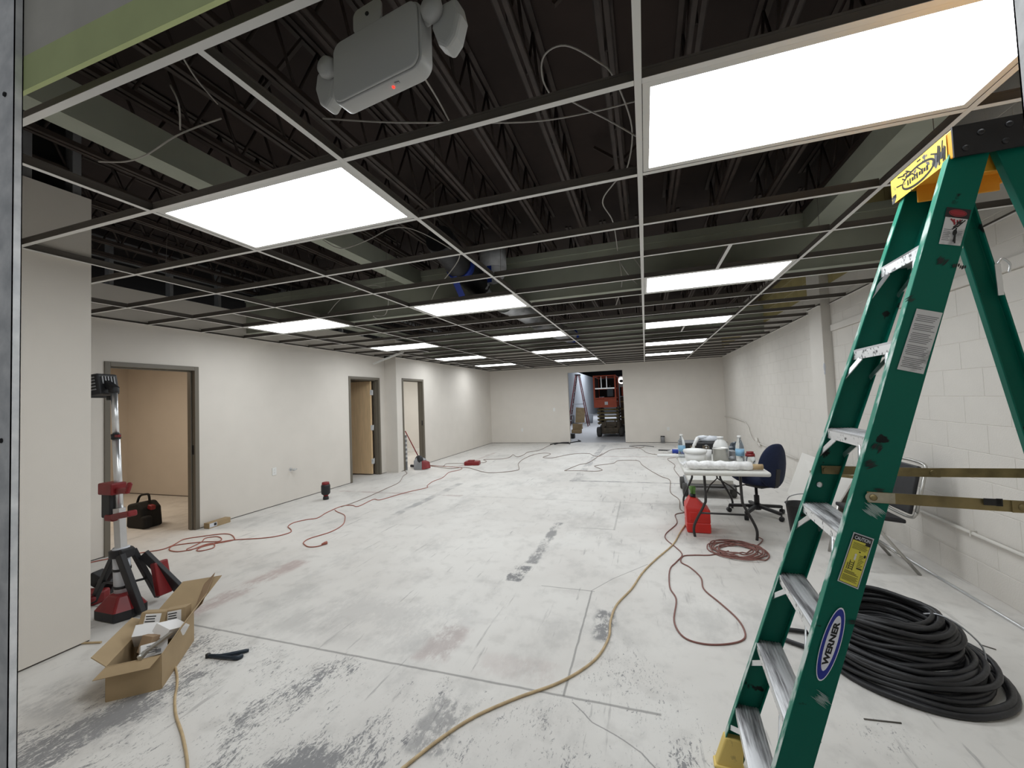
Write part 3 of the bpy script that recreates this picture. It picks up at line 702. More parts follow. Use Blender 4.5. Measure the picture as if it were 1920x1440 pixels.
# spreaders
for s, z0, z1, nm in ((1, 1.222, 1.227, 'far'), (-1, 1.208, 1.195, 'near')):
    off = .010 if s > 0 else .004
    yv2 = Wv*s*(.004 if s < 0 else -.012)
    a = LP(1.21, s, .045, 0)+yv2; a.z = z0; b = RP(1.2, s, .03)+yv2; b.z = z1; mid = a.lerp(b, .52); mid.z -= .004
    mb = MB().bar(a-(b-a).normalized()*.012, mid+(b-a).normalized()*.02, .004, .030).bar(mid-(b-a).normalized()*.02+Wv*s*.004, b+Wv*s*.004, .004, .030)
    for p in (a, mid, b): mb.lathe([(.009, -.004), (.009, .004), (.005, .007), (0, .0075)], p+Wv*s*(.004 if s < 0 else -.002), 10, R=rotm(PI/2 if s < 0 else -PI/2))
    spr = obj('spreader', mb, 'zinc', lad)
    if s < 0:
        dr = (b-a).normalized(); fy = Vector((0, -.0035, 0))
        obj('worn_end', MB().bar(a-dr*.004+fy, a+dr*.05+fy, .0015, .0285).lathe([(.0142, -.0008), (.0142, .0008)], a-dr*.004+fy, 14, R=rotm(PI/2)), 'worn_zinc', spr)
        for t0, t1, hh in ((.52, .60, .018), (.575, .605, .020), (.93, .99, .018)):
            p0 = a.lerp(b, t0*.75)+fy*1.6+Vector((0, -.003, .006)); p1 = a.lerp(b, t1*.75)+fy*1.6+Vector((0, -.003, .006))
            obj('paint_blotch', MB().bar(p0, p1, .0012, hh), 'ink', spr, bevel=.004)
# feet
for s in (1, -1):
    mb = MB(); 
    a = [LP(0, s, d, i) for d, i in ((-.006, -.004), (RD+.004, -.004), (RD+.004, .042), (-.006, .042))]; b = [LP(.125, s, d, i) for d, i in ((-.006, -.004), (RD-.01, -.004), (RD-.025, .034), (.0, .034))]
    mb.add(a+b, [(3, 2, 1, 0), (4, 5, 6, 7), (0, 1, 5, 4), (1, 2, 6, 5), (2, 3, 7, 6), (3, 0, 4, 7)])
    mb.add([p-Zv*0 for p in [LP(0, s, d, i) for d, i in ((-.012, -.006), (RD+.01, -.006), (RD+.01, .05), (-.012, .05))]]+[LP(.012, s, d, i) for d, i in ((-.012, -.006), (RD+.01, -.006), (RD+.01, .05), (-.012, .05))], [(3, 2, 1, 0), (4, 5, 6, 7), (0, 1, 5, 4), (1, 2, 6, 5), (2, 3, 7, 6), (3, 0, 4, 7)])
    obj('foot', mb, 'boot', lad, bevel=.006, label='dirty yellow boot' if s > 0 else None)
    obj('foot', MB().obox(RP(.03, s, .03), (.085, .05, .06)), 'boot', lad, bevel=.008)
for h, s in ((1.165, 1),):
    obj('rivet', MB().lathe([(.011, 0), (.010, .002), (.004, .0025), (0, .003)], LP(h, s, .04, .006), 12, R=rotm(PI/2)), 'alu', lad)
# top cap
CX0, CX1, CY0, CY1, CZ0, CZ1 = .866, 1.135, 1.474, 1.772, 2.168, 2.252
cap = MB().box(CX0+.012, CX1-.012, CY0+.006, CY1-.006, CZ1-.012, CZ1).box(CX0, CX1, CY0, CY1, CZ1-.016, CZ1-.002)
for a in ((CX0, CX0+.006, CY0, CY1), (CX1-.006, CX1, CY0, CY1), (CX0, CX1, CY1-.006, CY1)): cap.box(a[0], a[1], a[2], a[3], CZ0, CZ1-.01)
for y in (CY0+.055, CY1-.075): cap.box(CX0+.03, CX1-.03, y, y+.006, CZ0-.035, CZ1-.012)
cap.poly([(CX0+.006, CY0+.01, CZ0+.02), (CX1-.006, CY0+.01, CZ0+.02), (CX1-.006, CY1-.01, CZ0+.02), (CX0+.006, CY1-.01, CZ0+.02)])
tc = obj('top_cap', cap, 'ladder_yellow', lad, bevel=.003)
obj('end_plate', MB().box(CX0-.002, CX1+.002, CY0-.006, CY0-.0005, CZ0-.004, CZ1+.001), 'black', tc)
for x, z in ((.89, 2.185), (.925, 2.222), (.975, 2.185), (.985, 2.23), (1.05, 2.21)):
    obj('rivet', MB().lathe([(.009, 0), (.008, .003), (.003, .004), (0, .0042)], (x, CY0-.006, z), 12, R=rotm(PI/2)), 'black', tc)
lb = MB(); pt = Patch((CX0-.0022, CY1, CZ0-.004), (CX0-.0022, CY0+.02, CZ0-.004), (CX0-.0022, CY0+.02, CZ1-.004), (CX0-.0022, CY1, CZ1-.004), (-1, 0, 0))
pt.rect(lb, 0, 1, 0, 1, 0, 0)
pt.oval(lb, .52, .40, .30, .36, .0004, 1); pt.oval(lb, .52, .40, .27, .27, .0007, 0); 
rl = random.Random(4)
for k in range(9): pt.rect(lb, .33+.043*k, .355+.043*k+.012*rl.random(), .27+.06*rl.random(), .52-.08*rl.random(), .001, 1)
for k in range(12):
    a_ = .08+.80*rl.random(); b_ = .55+.38*rl.random()
    lb.bar(pt.at(a_, b_, .0006), pt.at(min(.97, a_+.05+.10*rl.random()), max(.05, b_-.25*rl.random()), .0006), .004, .0006, (-1, 0, 0), 1)
for k in range(7):
    a_ = .80+.17*rl.random()
    lb.bar(pt.at(a_, .10+.2*rl.random(), .0006), pt.at(min(.98, a_+.03), .6+.3*rl.random(), .0006), .004, .0006, (-1, 0, 0), 1)
pt.rect(lb, .03, .10, .2, .32, .0006, 1)
obj('cap_label', lb, ['cap_label', 'ink'], tc, label='worn yellow label with dark oval and print')
# labels on the near rail
RNRM = (0, -1, 0)
def lpatch(bl, br, tr, tl): return Patch(bl, br, tr, tl, RNRM)
q = [(0.503, 1.428, 0.966), (0.55, 1.424, 0.948), (0.599, 1.431, 1.091), (0.553, 1.434, 1.107)]
pt = lpatch(*q); lb = MB()
pt.rect(lb, 0, 1, 0, 1, 0, 0); pt.rect(lb, .05, .95, .02, .98, .0004, 2); pt.rect(lb, .075, .925, .03, .97, .0007, 1)
pt.rect(lb, .06, .94, .865, .975, .001, 2); pt.rect(lb, .70, .94, .82, .865, .001, 2)
pt.text(lb, 'CAUTION', .12, .88, .885, .955, .0013, 0, .03)
for k in range(6): pt.rect(lb, .14, .86-.03*(k % 3), .815-.022*k, .826-.022*k, .001, 3)
for k in range(8): pt.rect(lb, .60, .86-.05*(k % 3), .60-.030*k, .613-.030*k, .001, 3)
pt.rect(lb, .62, .88, .35, .375, .001, 2)
for k in range(3): pt.rect(lb, .14, .62+.1*k, .255-.022*k, .265-.022*k, .001, 2)
for k in range(5): pt.rect(lb, .12, .84-.06*(k % 2), .17-.023*k, .183-.023*k, .001, 3)
# pictogram: stick figure on a little ladder
pt.oval(lb, .42, .60, .055, .022, .0011, 4); pt.rect(lb, .38, .47, .50, .575, .0011, 4)
for k in range(4): pt.rect(lb, .26, .46, .31+.04*k, .322+.04*k, .0012, 2)
pt.rect(lb, .25, .28, .29, .48, .0012, 2); pt.rect(lb, .44, .47, .29, .48, .0012, 2); pt.rect(lb, .17, .20, .29, .42, .0012, 2)
pt.oval(lb, .84, .62, .05, .03, .0011, 2); pt.rect(lb, .52, .60, .66, .68, .0011, 2)
obj('caution_label', lb, ['label_grey', 'yellow_label', 'ink', 'olive_ink', 'carton_white'], rn, label='yellow and black CAUTION sticker')
q = [(0.692, 1.456, 1.572), (0.749, 1.452, 1.554), (0.806, 1.459, 1.724), (0.751, 1.463, 1.743)]
pt = lpatch(*q); lb = MB(); pt.rect(lb, 0, 1, 0, 1, 0, 0)
for k in range(30):
    if k in (4, 9, 16, 23): continue
    pt.rect(lb, .08+.04*((k*7) % 3 == 1), .92-.05*((k*5) % 4), .90-.029*k, .912-.029*k, .0005, 1)
obj('notice_label', lb, ['label_white', 'grey_ink'], rn, label='torn white sticker full of small print')
q = [(0.816, 1.471, 1.924), (0.861, 1.468, 1.91), (0.89, 1.472, 2.004), (0.844, 1.476, 2.022)]
pt = lpatch(*q); lb = MB(); pt.rect(lb, 0, 1, 0, .78, 0, 0); pt.rect(lb, -.04, 1.04, .78, 1.06, 0, 1)
pt.oval(lb, .5, .92, .40, .10, .0004, 2); pt.oval(lb, .5, .92, .36, .075, .0006, 1); pt.oval(lb, .5, .92, .34, .065, .0008, 2)
for a in (((.25, .74), (.50, .62)), ((.40, .74), (.48, .58)), ((.55, .72), (.62, .58)), ((.66, .74), (.72, .66))):
    (x0, z0), (x1, z1) = a
    lb.bar(pt.at(x0, z0, .0008), pt.at(x1, z1, .0008), .0035, .0006, RNRM, 2)
for a in (((.45, .50), (.78, .74)), ((.62, .52), (.90, .74)), ((.42, .44), (.62, .56)), ((.60, .50), (.62, .10)), ((.60, .36), (.70, .06)), ((.56, .64), (.70, .70)), ((.66, .62), (.82, .68))):
    (x0, z0), (x1, z1) = a
    lb.bar(pt.at(x0, z0, .001), pt.at(x1, z1, .001), .003, .0006, RNRM, 1)
pt.oval(lb, .58, .36, .10, .09, .0012, 1)
for k in range(7): pt.rect(lb, .06, .40-.05*(k % 2), .42-.05*k, .44-.05*k, .0005, 3)
for k in range(3): pt.rect(lb, .72, .92, .40-.05*k, .42-.05*k, .0005, 3)
obj('danger_label', lb, ['label_white', 'ink', 'label_red', 'grey_ink'], rn, label='white fall hazard sticker with a red oval on black')
q = [(0.416, 1.414, 0.684), (0.461, 1.412, 0.679), (0.529, 1.421, 0.888), (0.486, 1.424, 0.897)]
bl, br, tr, tl = q
pt = lpatch(br, tr, tl, bl); lb = MB()                 # s runs up the rail, t towards its front edge
pt.oval(lb, .5, .5, .50, .50, 0, 0); pt.oval(lb, .5, .5, .48, .46, .0004, 1); pt.oval(lb, .515, .50, .375, .30, .0008, 0)
pt.text(lb, 'WERNER', .215, .81, .35, .67, .0012, 2, .05)
obj('maker_label', lb, ['label_pale', 'label_blue', 'ink'], rn, label='blue oval sticker lettered WERNER')
def smear(c, n, L1, L2, ang, m, name):
    mb = MB(); rnd = random.Random(int(c[2]*1000))
    ca, sa = math.cos(ang), math.sin(ang)
    for k in range(n):
        t = (k/(n-1)-.5)*L2; l = L1*(.5+.5*rnd.random()); o = (rnd.random()-.5)*L1*.3
        p = Vector(c)+Vector((ca*o-sa*t, 0, sa*o+ca*t)); d = Vector((ca, 0, sa))*l/2; nn = Vector((-sa, 0, ca))*L2/n*(.3+.5*rnd.random())
        mb.poly([p-d, p-d*.3-nn, p+d*.6-nn*.5, p+d, p+d*.4+nn, p-d*.5+nn*.8], 0)
    return obj(name, mb, m, rn)
c = [(0.603, 1.435, 1.17), (0.44, 1.41, 0.632), (0.607, 1.443, 1.301), (0.738, 1.466, 1.771), (0.622, 1.438, 1.226), (0.818, 1.468, 1.873), (0.854, 1.465, 1.852), (0.629, 1.445, 1.35), (0.533, 1.419, 0.857)]
smear(c[0], 9, .06, .03, -.75, 'smear', 'plaster_smear'); smear(c[1], 9, .05, .03, -.6, 'smear', 'plaster_smear')
for cc, L1, L2, an in ((c[2], .04, .02, .4), (c[3], .03, .014, .6), (c[4], .03, .012, .1), (c[5], .03, .02, .8), (c[6], .02, .025, 1.2), (c[7], .035, .02, .9), (c[8], .03, .010, .1)):
    smear(cc, 6, L1, L2, an, 'ink', 'paint_scuff')

# ------------------------------------------------------------------ black cable coil
coil = thing('cable_coil', 'big heap of thick black cable coiled on the floor behind the ladder', 'cable', (1.40, 2.88, 0))
mb = MB(); rnd = random.Random(3); pts = []
loops = []
for k in range(44):
    low = k < 19
    if low: lv = k/18; R_ = .275+.09*rnd.random(); cx_, cy_, z_ = 1.255-.02*lv+(rnd.random()-.5)*.05, 2.83+.03*lv+(rnd.random()-.5)*.05, .016+.105*lv
    else: lv = (k-19)/24; R_ = .235+.055*rnd.random(); cx_, cy_, z_ = 1.25-.045*lv+(rnd.random()-.5)*.03, 2.87+.05*lv+(rnd.random()-.5)*.04, .10+.165*lv
    tx, ty = (rnd.random()-.5)*.16, (rnd.random()-.5)*.16; ph = rnd.random()*6.28
    lp = []
    for a in range(44):
        t = 2*PI*a/44
        rr = R_*(1+.025*math.sin(2*t+ph)+.012*math.sin(3*t+2*ph))
        if not low: rr = min(rr, .29)*(1.0+.05*math.cos(t-.2))
        z = max(.016, z_+(tx*math.cos(t)+ty*math.sin(t))*R_*(.25 if low else .7)+.007*math.sin(4*t+ph))
        lp.append((cx_+rr*math.cos(t), cy_+rr*math.sin(t)*(.98 if low else .90), z))
    mb.tube(lp, .0135, 8, closed=True)
for (dx, dy, rr, z0) in ((.0, -.02, .37, .015), (.02, -.03, .355, .030), (.005, -.02, .385, .016)):
    mb.tube([(1.27+dx+rr*math.cos(2*PI*a/44), 2.83+dy+rr*math.sin(2*PI*a/44), z0+.004*math.sin(a*.9)) for a in range(44)], .0145, 8, closed=True)
mb.tube(smooth([(1.0, 2.95, .016), (.92, 3.0, .016), (0.752, 3.003)+(.016,), (0.716, 2.934)+(.016,), (0.738, 2.883)+(.016,), (0.818, 2.834)+(.016,), (1.0, 2.72, .02), (1.1, 2.6, .03)], 8), .013, 8)
obj('cable_loops', mb, 'black_rubber', coil)
obj('wire_tie', MB().tube(smooth([(1.40, 2.87, .26), (1.44, 2.82, .285), (1.50, 2.78, .26), (1.56, 2.74, .19), (1.57, 2.73, .12)], 6), .004, 6), 'duct', coil)
for nm, a, b in (('first', (0.881, 2.312), (1.026, 2.327)), ('second', (1.774, 3.129), (1.825, 3.09))):
    tag(obj('wire_offcut', MB().tube([(*a, .003), (*b, .003)], .003, 6), 'wire_dark'), 'short dark rod lying on the floor %s the black cable coil' % ('in front of' if nm == 'first' else 'to the right of'), 'rod')

# ------------------------------------------------------------------ cords on the floor
def cord(name, pts, r, m, label, z=None, closed=False, n=6, cat='extension cord', parent=None):
    p3 = [(p[0], p[1], (z or r)+ (p[2] if len(p) > 2 else 0)) for p in pts]
    o = obj(name, MB().tube(smooth(p3, n), r, 7), m, parent)
    if parent is None: tag(o, label, cat)
    return o
cord('extension_cord', [(-1.054, 1.459), (-1.031, 1.52), (-0.949, 1.696), (-0.85, 1.852), (-0.694, 2.017), (-0.531, 2.161), (-0.412, 2.31), (-0.33, 2.473), (-0.291, 2.676), (-0.296, 2.866), (-0.269, 3.093), (-0.173, 3.373), (-0.094, 3.692), (0.021, 4.013), (0.194, 4.442), (0.288, 4.826), (0.41, 5.281)], .0075, 'tan_cord', 'thick tan cord curving from the foreground to the red fuel can')
cord('extension_cord', [(-2.784, 1.742), (-2.653, 1.674), (-2.548, 1.607), (-2.458, 1.54), (-2.319, 1.457), (-2.152, 1.379), (-1.992, 1.294), (-1.887, 1.229)], .0065, 'tan_cord', 'thin tan cord trailing from the open cardboard box towards the viewer')
cord('extension_cord', [(-3.675, 1.728), (-3.616, 1.749), (-3.543, 1.774)], .0065, 'tan_cord', 'tan cord end at the foot of the near left wall corner')
cord('extension_cord', [(0.423, 5.7), (0.387, 5.643), (0.285, 5.528), (0.279, 5.172), (0.144, 4.779), (0.135, 4.588), (0.214, 4.371), (0.258, 4.183), (0.193, 3.989), (0.13, 3.81), (0.111, 3.468), (0.145, 3.275), (0.111, 2.962), (0.155, 2.785), (0.265, 2.739), (0.402, 2.774), (0.503, 2.851), (0.527, 2.97), (0.508, 3.109), (0.44, 3.291), (0.359, 3.491), (0.362, 3.703), (0.299, 3.895), (0.234, 3.999), (0.264, 4.145), (0.361, 4.193), (0.496, 4.223), (0.598, 4.299), (0.684, 4.372)], .0055, 'brown_cord', 'brown cord in a long loop on the floor left of the ladder')
# coil of cord by the table leg
cc = Vector((*(0.753, 4.401), 0)); pts = []; rnd = random.Random(5)
for k in range(9*18):
    t = 2*PI*k/18; rr = .12+.13*(.5+.5*math.sin(k*.11))*(1+.15*math.sin(k*.37)); 
    pts.append((cc.x+rr*math.cos(t)*1.05+.03*math.sin(k*.23), cc.y+rr*math.sin(t)*1.0+.03*math.cos(k*.31), .006*(k//18) if False else .004*(k % 5)))
pts += [tuple(p)+(0,) for p in [(1.012, 4.646), (1.068, 4.783), (1.034, 4.841)]]
cord('extension_cord', pts, .0055, 'brown_cord', 'coil of brown cord on the floor in front of the folding table', n=2)
cord('extension_cord', [(-5.522, 2.554), (-5.551, 2.683), (-5.367, 2.96), (-5.21, 3.122), (-5.214, 3.221), (-5.259, 3.315), (-5.329, 3.447), (-5.23, 3.563), (-5.057, 3.698), (-4.916, 3.707), (-4.747, 3.625), (-4.671, 3.547), (-4.777, 3.4), (-4.886, 3.16), (-5.031, 3.128), (-5.154, 3.183), (-5.197, 3.276), (-4.986, 3.427), (-4.806, 3.483), (-4.891, 3.576), (-5.021, 3.607), (-5.096, 3.533), (-5, 3.424), (-4.941, 3.279), (-4.911, 3.203), (-4.842, 3.202), (-4.856, 3.366), (-4.796, 3.414), (-4.649, 3.309), (-4.699, 3.2), (-4.784, 3.23), (-4.823, 3.373), (-4.74, 3.497), (-4.663, 3.567), (-4.385, 3.681), (-4.254, 3.784), (-4.214, 3.93), (-4.316, 4.034), (-4.448, 4.117), (-4.514, 4.264), (-4.449, 4.421), (-4.356, 4.514), (-4.433, 4.764), (-4.47, 5.109), (-4.344, 5.193), (-4.197, 5.157), (-4.245, 5.575), (-4.113, 5.562), (-4.04, 5.862), (-3.966, 6.146), (-3.809, 6.505), (-3.895, 6.673), (-3.983, 7.048), (-3.973, 7.421), (-4.122, 7.998), (-4.023, 8.27), (-4.073, 8.541), (-4.348, 8.66), (-4.895, 8.761), (-5.144, 8.739)], .0055, 'orange_cord', 'long orange extension cord with a tangle near the first doorway', n=5)
c1 = thing('extension_cord', 'orange cord branch ending in a plug on the open floor', 'extension cord', (-3.5, 3.9, 0))
cord('cord', [(-4.412, 4.91), (-4.314, 4.842), (-4.087, 4.719), (-3.939, 4.567), (-3.767, 4.318), (-3.712, 4.052), (-3.781, 3.807), (-3.754, 3.687), (-3.696, 3.63), (-3.579, 3.572), (-3.494, 3.59), (-3.46, 3.647)], .0055, 'orange_cord', '', parent=c1)
pa, pb = [(-3.466, 3.645), (-3.444, 3.7)]
obj('plug', MB().tube([(*pa, .012), ((pa[0]*.4+pb[0]*.6), (pa[1]*.4+pb[1]*.6), .016), (*pb, .016)], [.009, .016, .017], 10), 'orange_cord', c1)
cord('extension_cord', [(-4.447, 5.082), (-4.437, 5.306), (-4.459, 5.721), (-4.545, 6.355), (-4.625, 6.863), (-4.931, 7.478), (-5.029, 7.773), (-5.224, 8.012), (-5.333, 8.137)], .005, 'grey_cord', 'dusty cord from the third door frame joining the orange cord')
cord('extension_cord', [(-5.187, 8.814), (-4.748, 8.623), (-4.31, 8.447), (-4.105, 8.609), (-3.894, 8.558), (-3.311, 8.085), (-2.962, 8.123), (-2.696, 8.404), (-2.762, 8.734), (-2.931, 9.236), (-3.022, 9.894), (-2.977, 10.758), (-2.757, 11.084), (-2.553, 10.984), (-2.541, 10.676), (-2.592, 10.285), (-2.335, 10.207), (-2.084, 10.697), (-1.852, 11.011), (-1.497, 11.025), (-1.338, 10.634), (-1.177, 10.642), (-1.001, 11.805), (-0.655, 12.167), (-0.217, 12.293), (-0.101, 12.544)], .006, 'grey_cord', 'dusty cord snaking across the far floor towards the back doorway')
cord('extension_cord', [(-5.189, 8.893), (-4.826, 8.767), (-4.663, 8.782), (-4.737, 9.091), (-4.328, 9.205), (-3.879, 9.322), (-3.881, 9.574), (-4.042, 9.829), (-3.614, 9.947), (-3.492, 10.235), (-3.55, 10.733), (-3.304, 10.342), (-3.247, 10.746), (-3.279, 11.289), (-3.055, 11.645), (-3.026, 12.543), (-3, 13.116)], .006, 'grey_cord', 'dusty cord from the broom to the dark cable by the back doorway')
cord('extension_cord', [(-1.158, 11.141), (-1.312, 9.596), (-1.499, 9.203), (-1.649, 8.574), (-1.659, 8.446), (-1.386, 8.474), (-1.055, 8.447), (-0.919, 8.584), (-0.982, 8.768), (-1.122, 9.023), (-1.081, 9.167), (-0.76, 9.485), (-0.667, 9.882), (-0.248, 9.91), (-0.138, 9.318), (0.03, 8.62), (0.209, 8.031), (0.339, 7.704), (0.298, 6.792), (0.387, 6.336), (0.364, 5.843), (0.402, 5.671)], .0055, 'grey_cord', 'dusty cord winding over the middle floor to the red fuel can')
cord('extension_cord', [(-0.48, 12.674), (-0.215, 12.171), (-0.005, 11.182), (0.311, 10.901), (0.617, 10.821), (0.914, 10.744)], .0055, 'grey_cord', 'dusty cord running right towards the folding table along the far floor')
cord('extension_cord', [(0.838, 10.562), (0.506, 10.371), (0.422, 10.116), (0.525, 9.374), (0.481, 8.847), (0.528, 8.018), (0.582, 7.51)], .0055, 'grey_cord', 'dusty cord bending down beside the left end of the folding table')
cord('extension_cord', [(-0.526, 12.674), (-0.147, 12.805), (0.165, 12.544)], .008, 'black', 'short black cord on the floor under the right back outlet')
for k in range(3):
    cord('power_cable', [(-3.036, 13.116), (-2.867, 13.418), (-2.56, 13.412), (-2.409, 13.257)] if k == 0 else ([(-2.893, 13.115), (-2.772, 13.573), (-2.513, 13.646)] if k == 1 else [(-2.463, 13.565), (-2.318, 13.882), (-2.179, 14.042), (-2.325, 14.39)]), .016, 'black', ('flat dark cable bundle at the left foot of the back doorway', 'upper dark cable of the bundle left of the back doorway', 'dark cable passing through the back doorway')[k])
cord('metal_pipe', [(2.111, 5.032), (2.107, 4.397), (2.116, 3.99), (2.125, 3.652), (2.129, 3.365), (2.13, 3.169)], .010, 'alu', 'long thin metal pipe lying on the floor along the block wall', cat='pipe', n=2)

# ------------------------------------------------------------------ right wall fittings
wpipe = thing('wall_pipe', 'white painted pipe clipped low along the block wall', 'pipe', (XR-.02, 2.8, .40))
obj('pipe', MB().tube([(XR-.022, 2.4, .395), (XR-.022, 6.13, .42)], .014, 10), 'pipe', wpipe)
for y in (3.1, 3.95, 4.8, 5.6): obj('clip', MB().box(XR-.04, XR-.001, y, y+.012, .385, .428), 'pipe', wpipe)
cable('wall_conduit', [(2.255, 15.974, 0.734), (2.255, 14.362, 0.757), (2.255, 13.129, 0.803), (2.255, 11.087, 0.779), (2.255, 10.671, 0.547), (2.255, 10.318, 0.401), (2.255, 9.626, 0.399), (2.255, 7.609, 0.406)], .011, 'pipe', 'thin bent conduit on the far block wall above the table', 'conduit', sm=2)
vb = thing('conduit_box', 'small grey junction on the bent conduit behind the office chair', 'junction box', (2.25, 10.025, 0.398))
p = Vector((2.25, 10.025, 0.398))
obj('body', MB().obox(p, (.05, .16, .06)).tube([p+Vector((0, .0, .02)), p+Vector((0, .05, .09))], .03, 8).tube([p+Vector((0, -.08, 0)), p+Vector((0, -.22, -.05))], .02, 8), 'pipe', vb, bevel=.005)
obj('ledge_strip', MB().box(XR-.025, XR+.005, .9, 6.1, 2.235, 2.315), 'block', wr, bevel=.004)

# ------------------------------------------------------------------ outlets, switch, valve
def outlet(p, n, nm, label, switch=False):
    p = Vector(p); n = Vector(n); sd = Vector((n.y, -n.x, 0)) if abs(n.x)+abs(n.y) else Vector((1, 0, 0))
    Rm = Matrix((sd, n, Vector((0, 0, 1)))).transposed()
    t = thing(nm, label, 'switch' if switch else 'outlet', p)
    obj('plate', MB().obox(p+n*.004, (.075, .008, .118), Rm), 'plastic_white', t, bevel=.003)
    if switch: obj('toggle', MB().obox(p+n*.012, (.012, .014, .025), Rm), 'plastic_white', t)
    else:
        for z in (.02, -.02): obj('socket', MB().obox(p+n*.009+Vector((0, 0, z)), (.034, .004, .028), Rm).obox(p+n*.0115+Vector((0, 0, z+.003)), (.003, .001, .009), Rm, 1), ['plastic_white', 'ink'], t)
outlet((XL, 4.941, .541), (1, 0, 0), 'wall_outlet', 'white outlet on the left wall between the first two doors')
outlet((-4.156, 13.68, 0.457), (0, -1, 0), 'wall_outlet', 'white outlet on the back wall left of the doorway')
outlet((0.635, 13.68, 0.428), (0, -1, 0), 'wall_outlet', 'white outlet on the back wall right of the doorway')
outlet((-2.985, 13.68, 1.133), (0, -1, 0), 'light_switch', 'white switch plate beside the back doorway', True)
va = thing('pipe_stub', 'small brass and white pipe valve sticking out of the left wall', 'valve', (XL, 5.25, .51))
obj('stub', MB().tube([(XL, 5.254, .515), (XL+.07, 5.254, .515)], .012, 10).lathe([(.03, 0), (.03, .004)], (XL, 5.254, .515), 16, R=rotm(0, PI/2)), 'alu', va)
obj('valve_handle', MB().ball((XL+.075, 5.254, .515), .025, 10, sc=(.6, 1.4, .8)).tube([(XL+.05, 5.254, .515), (XL+.05, 5.33, .515)], .010, 8), 'plastic_grey', va)

# ------------------------------------------------------------------ tripod work light at left
TW = Vector((-3.88, 2.08, 0)); TTOP = Vector((-4.0, 2.08, 1.72))
wlt = thing('work_light', 'black and red tripod tower work light by the first doorway', 'work light', TW)
def tp(z): return TW.lerp(TTOP, z/1.72)
obj('lower_tube', MB().tube([tp(.12), tp(.50)], .052, 14), 'label_grey', wlt)
obj('middle_tube', MB().tube([tp(.42), tp(.80)], .041, 6, sm=False), 'alu', wlt)
obj('upper_tube', MB().tube([tp(.75), tp(1.36)], .025, 12), 'alu', wlt)
obj('top_tube', MB().tube([tp(1.34), tp(1.70)], .021, 12), 'alu', wlt)
obj('tube_clip', MB().tube([tp(1.335), tp(1.375)], .030, 12).obox(tp(1.355)+Vector((.035, -.01, .005)), (.05, .02, .02), m=1), ['black', 'red'], wlt)
for z in (.20, .33): obj('rubber_ring', MB().tube([tp(z), tp(z)+Vector((0, 0, .018))], .056, 14), 'black', wlt)
ft = MB(); o_ = TW+Vector((.02, -.02, 0))
prof = [(-.13, -.11), (.10, -.11), (.14, -.02), (.12, .10), (-.10, .10), (-.15, 0)]
a = [o_+Vector((x, y, 0)) for x, y in prof]; b = [o_+Vector((x, y, .07)) for x, y in prof]; c_ = [o_+Vector((x*.5, y*.5, .17)) for x, y in prof]
ft.add(a+b, [tuple(range(6))[::-1]]+[(j, (j+1) % 6, 6+(j+1) % 6, 6+j) for j in range(6)], 0)
ft.add(b+c_, [tuple(range(6, 12))]+[(j, (j+1) % 6, 6+(j+1) % 6, 6+j) for j in range(6)], 1)
obj('base', ft, ['black', 'red'], wlt, bevel=.012)
obj('hub', MB().tube([tp(.43), tp(.49)], .072, 12).obox(tp(.46)+Vector((.06, 0, 0)), (.05, .09, .07)).obox(tp(.46)+Vector((-.07, .02, 0)), (.05, .06, .06)), 'black', wlt, bevel=.008)
for (ex, ey, wd) in ((.17, .02, .07), (.02, .22, .05), (-.42, .02, .04)):
    p0_ = tp(.46)+Vector((ex, ey, 0)).normalized()*.07; e_ = TW+Vector((ex, ey, .03))
    if ex > .1: p0_, e_ = tp(.46)+Vector((.06, -.04, 0)), TW+Vector((.20, .0, .03))
    obj('leg', MB().bar(p0_, e_, wd, .035, (0, 1, 0)).bar(p0_.lerp(e_, .55)+Vector((.0, 0, -.02)), tp(.22), .02, .015), 'black', wlt, bevel=.004)
obj('shoe', MB().obox(TW+Vector((-.48, .05, .05)), (.16, .10, .10)).obox(TW+Vector((-.40, -.01, .07)), (.10, .05, .05)), 'red', wlt, bevel=.02)
obj('battery', MB().obox(TW+Vector((.16, .16, .22)), (.06, .10, .26), rotm(0, -.25, 0)), 'red', wlt, bevel=.012)
obj('rear_leg', MB().bar(tp(.42)+Vector((.08, .1, 0)), TW+Vector((.33, .26, .02)), .09, .03, (0, 1, 0)), 'black', wlt, bevel=.004)
cl = MB().obox(tp(.955)+Vector((-.035, -.02, 0)), (.17, .10, .09)).bar(tp(.95)+Vector((.02, -.03, -.01)), tp(.95)+Vector((.21, -.05, .0)), .03, .045).bar(tp(.955)+Vector((.20, -.05, -.01)), tp(1.0)+Vector((.235, -.05, .01)), .03, .03)
obj('upper_clamp', cl, 'red', wlt, bevel=.01)
obj('clamp_body', MB().obox(tp(.83)+Vector((-.06, -.01, 0)), (.11, .09, .20)).bar(tp(.72)+Vector((-.055, 0, 0)), tp(.42)+Vector((-.06, .02, 0)), .02, .02), 'black', wlt, bevel=.012)
obj('lower_clamp', MB().obox(tp(.735)+Vector((-.02, -.02, 0)), (.10, .09, .05)).bar(tp(.745)+Vector((.02, -.04, 0)), tp(.76)+Vector((.27, -.06, .03)), .06, .045), 'red', wlt, bevel=.012)
hd = thing('x', '', 'x'); bpy.data.objects.remove(hd)
hp = Vector((-4.097, 2.06, 1.766))
Rh = rotm(0, -.16, .35)
lh = obj('lamp_head', MB().obox(hp+Vector((-.005, 0, .0)), (.10, .17, .165), Rh).obox(hp+Rh@Vector((-.06, 0, 0)), (.03, .20, .185), Rh), 'black', wlt, bevel=.012)
fb = MB()
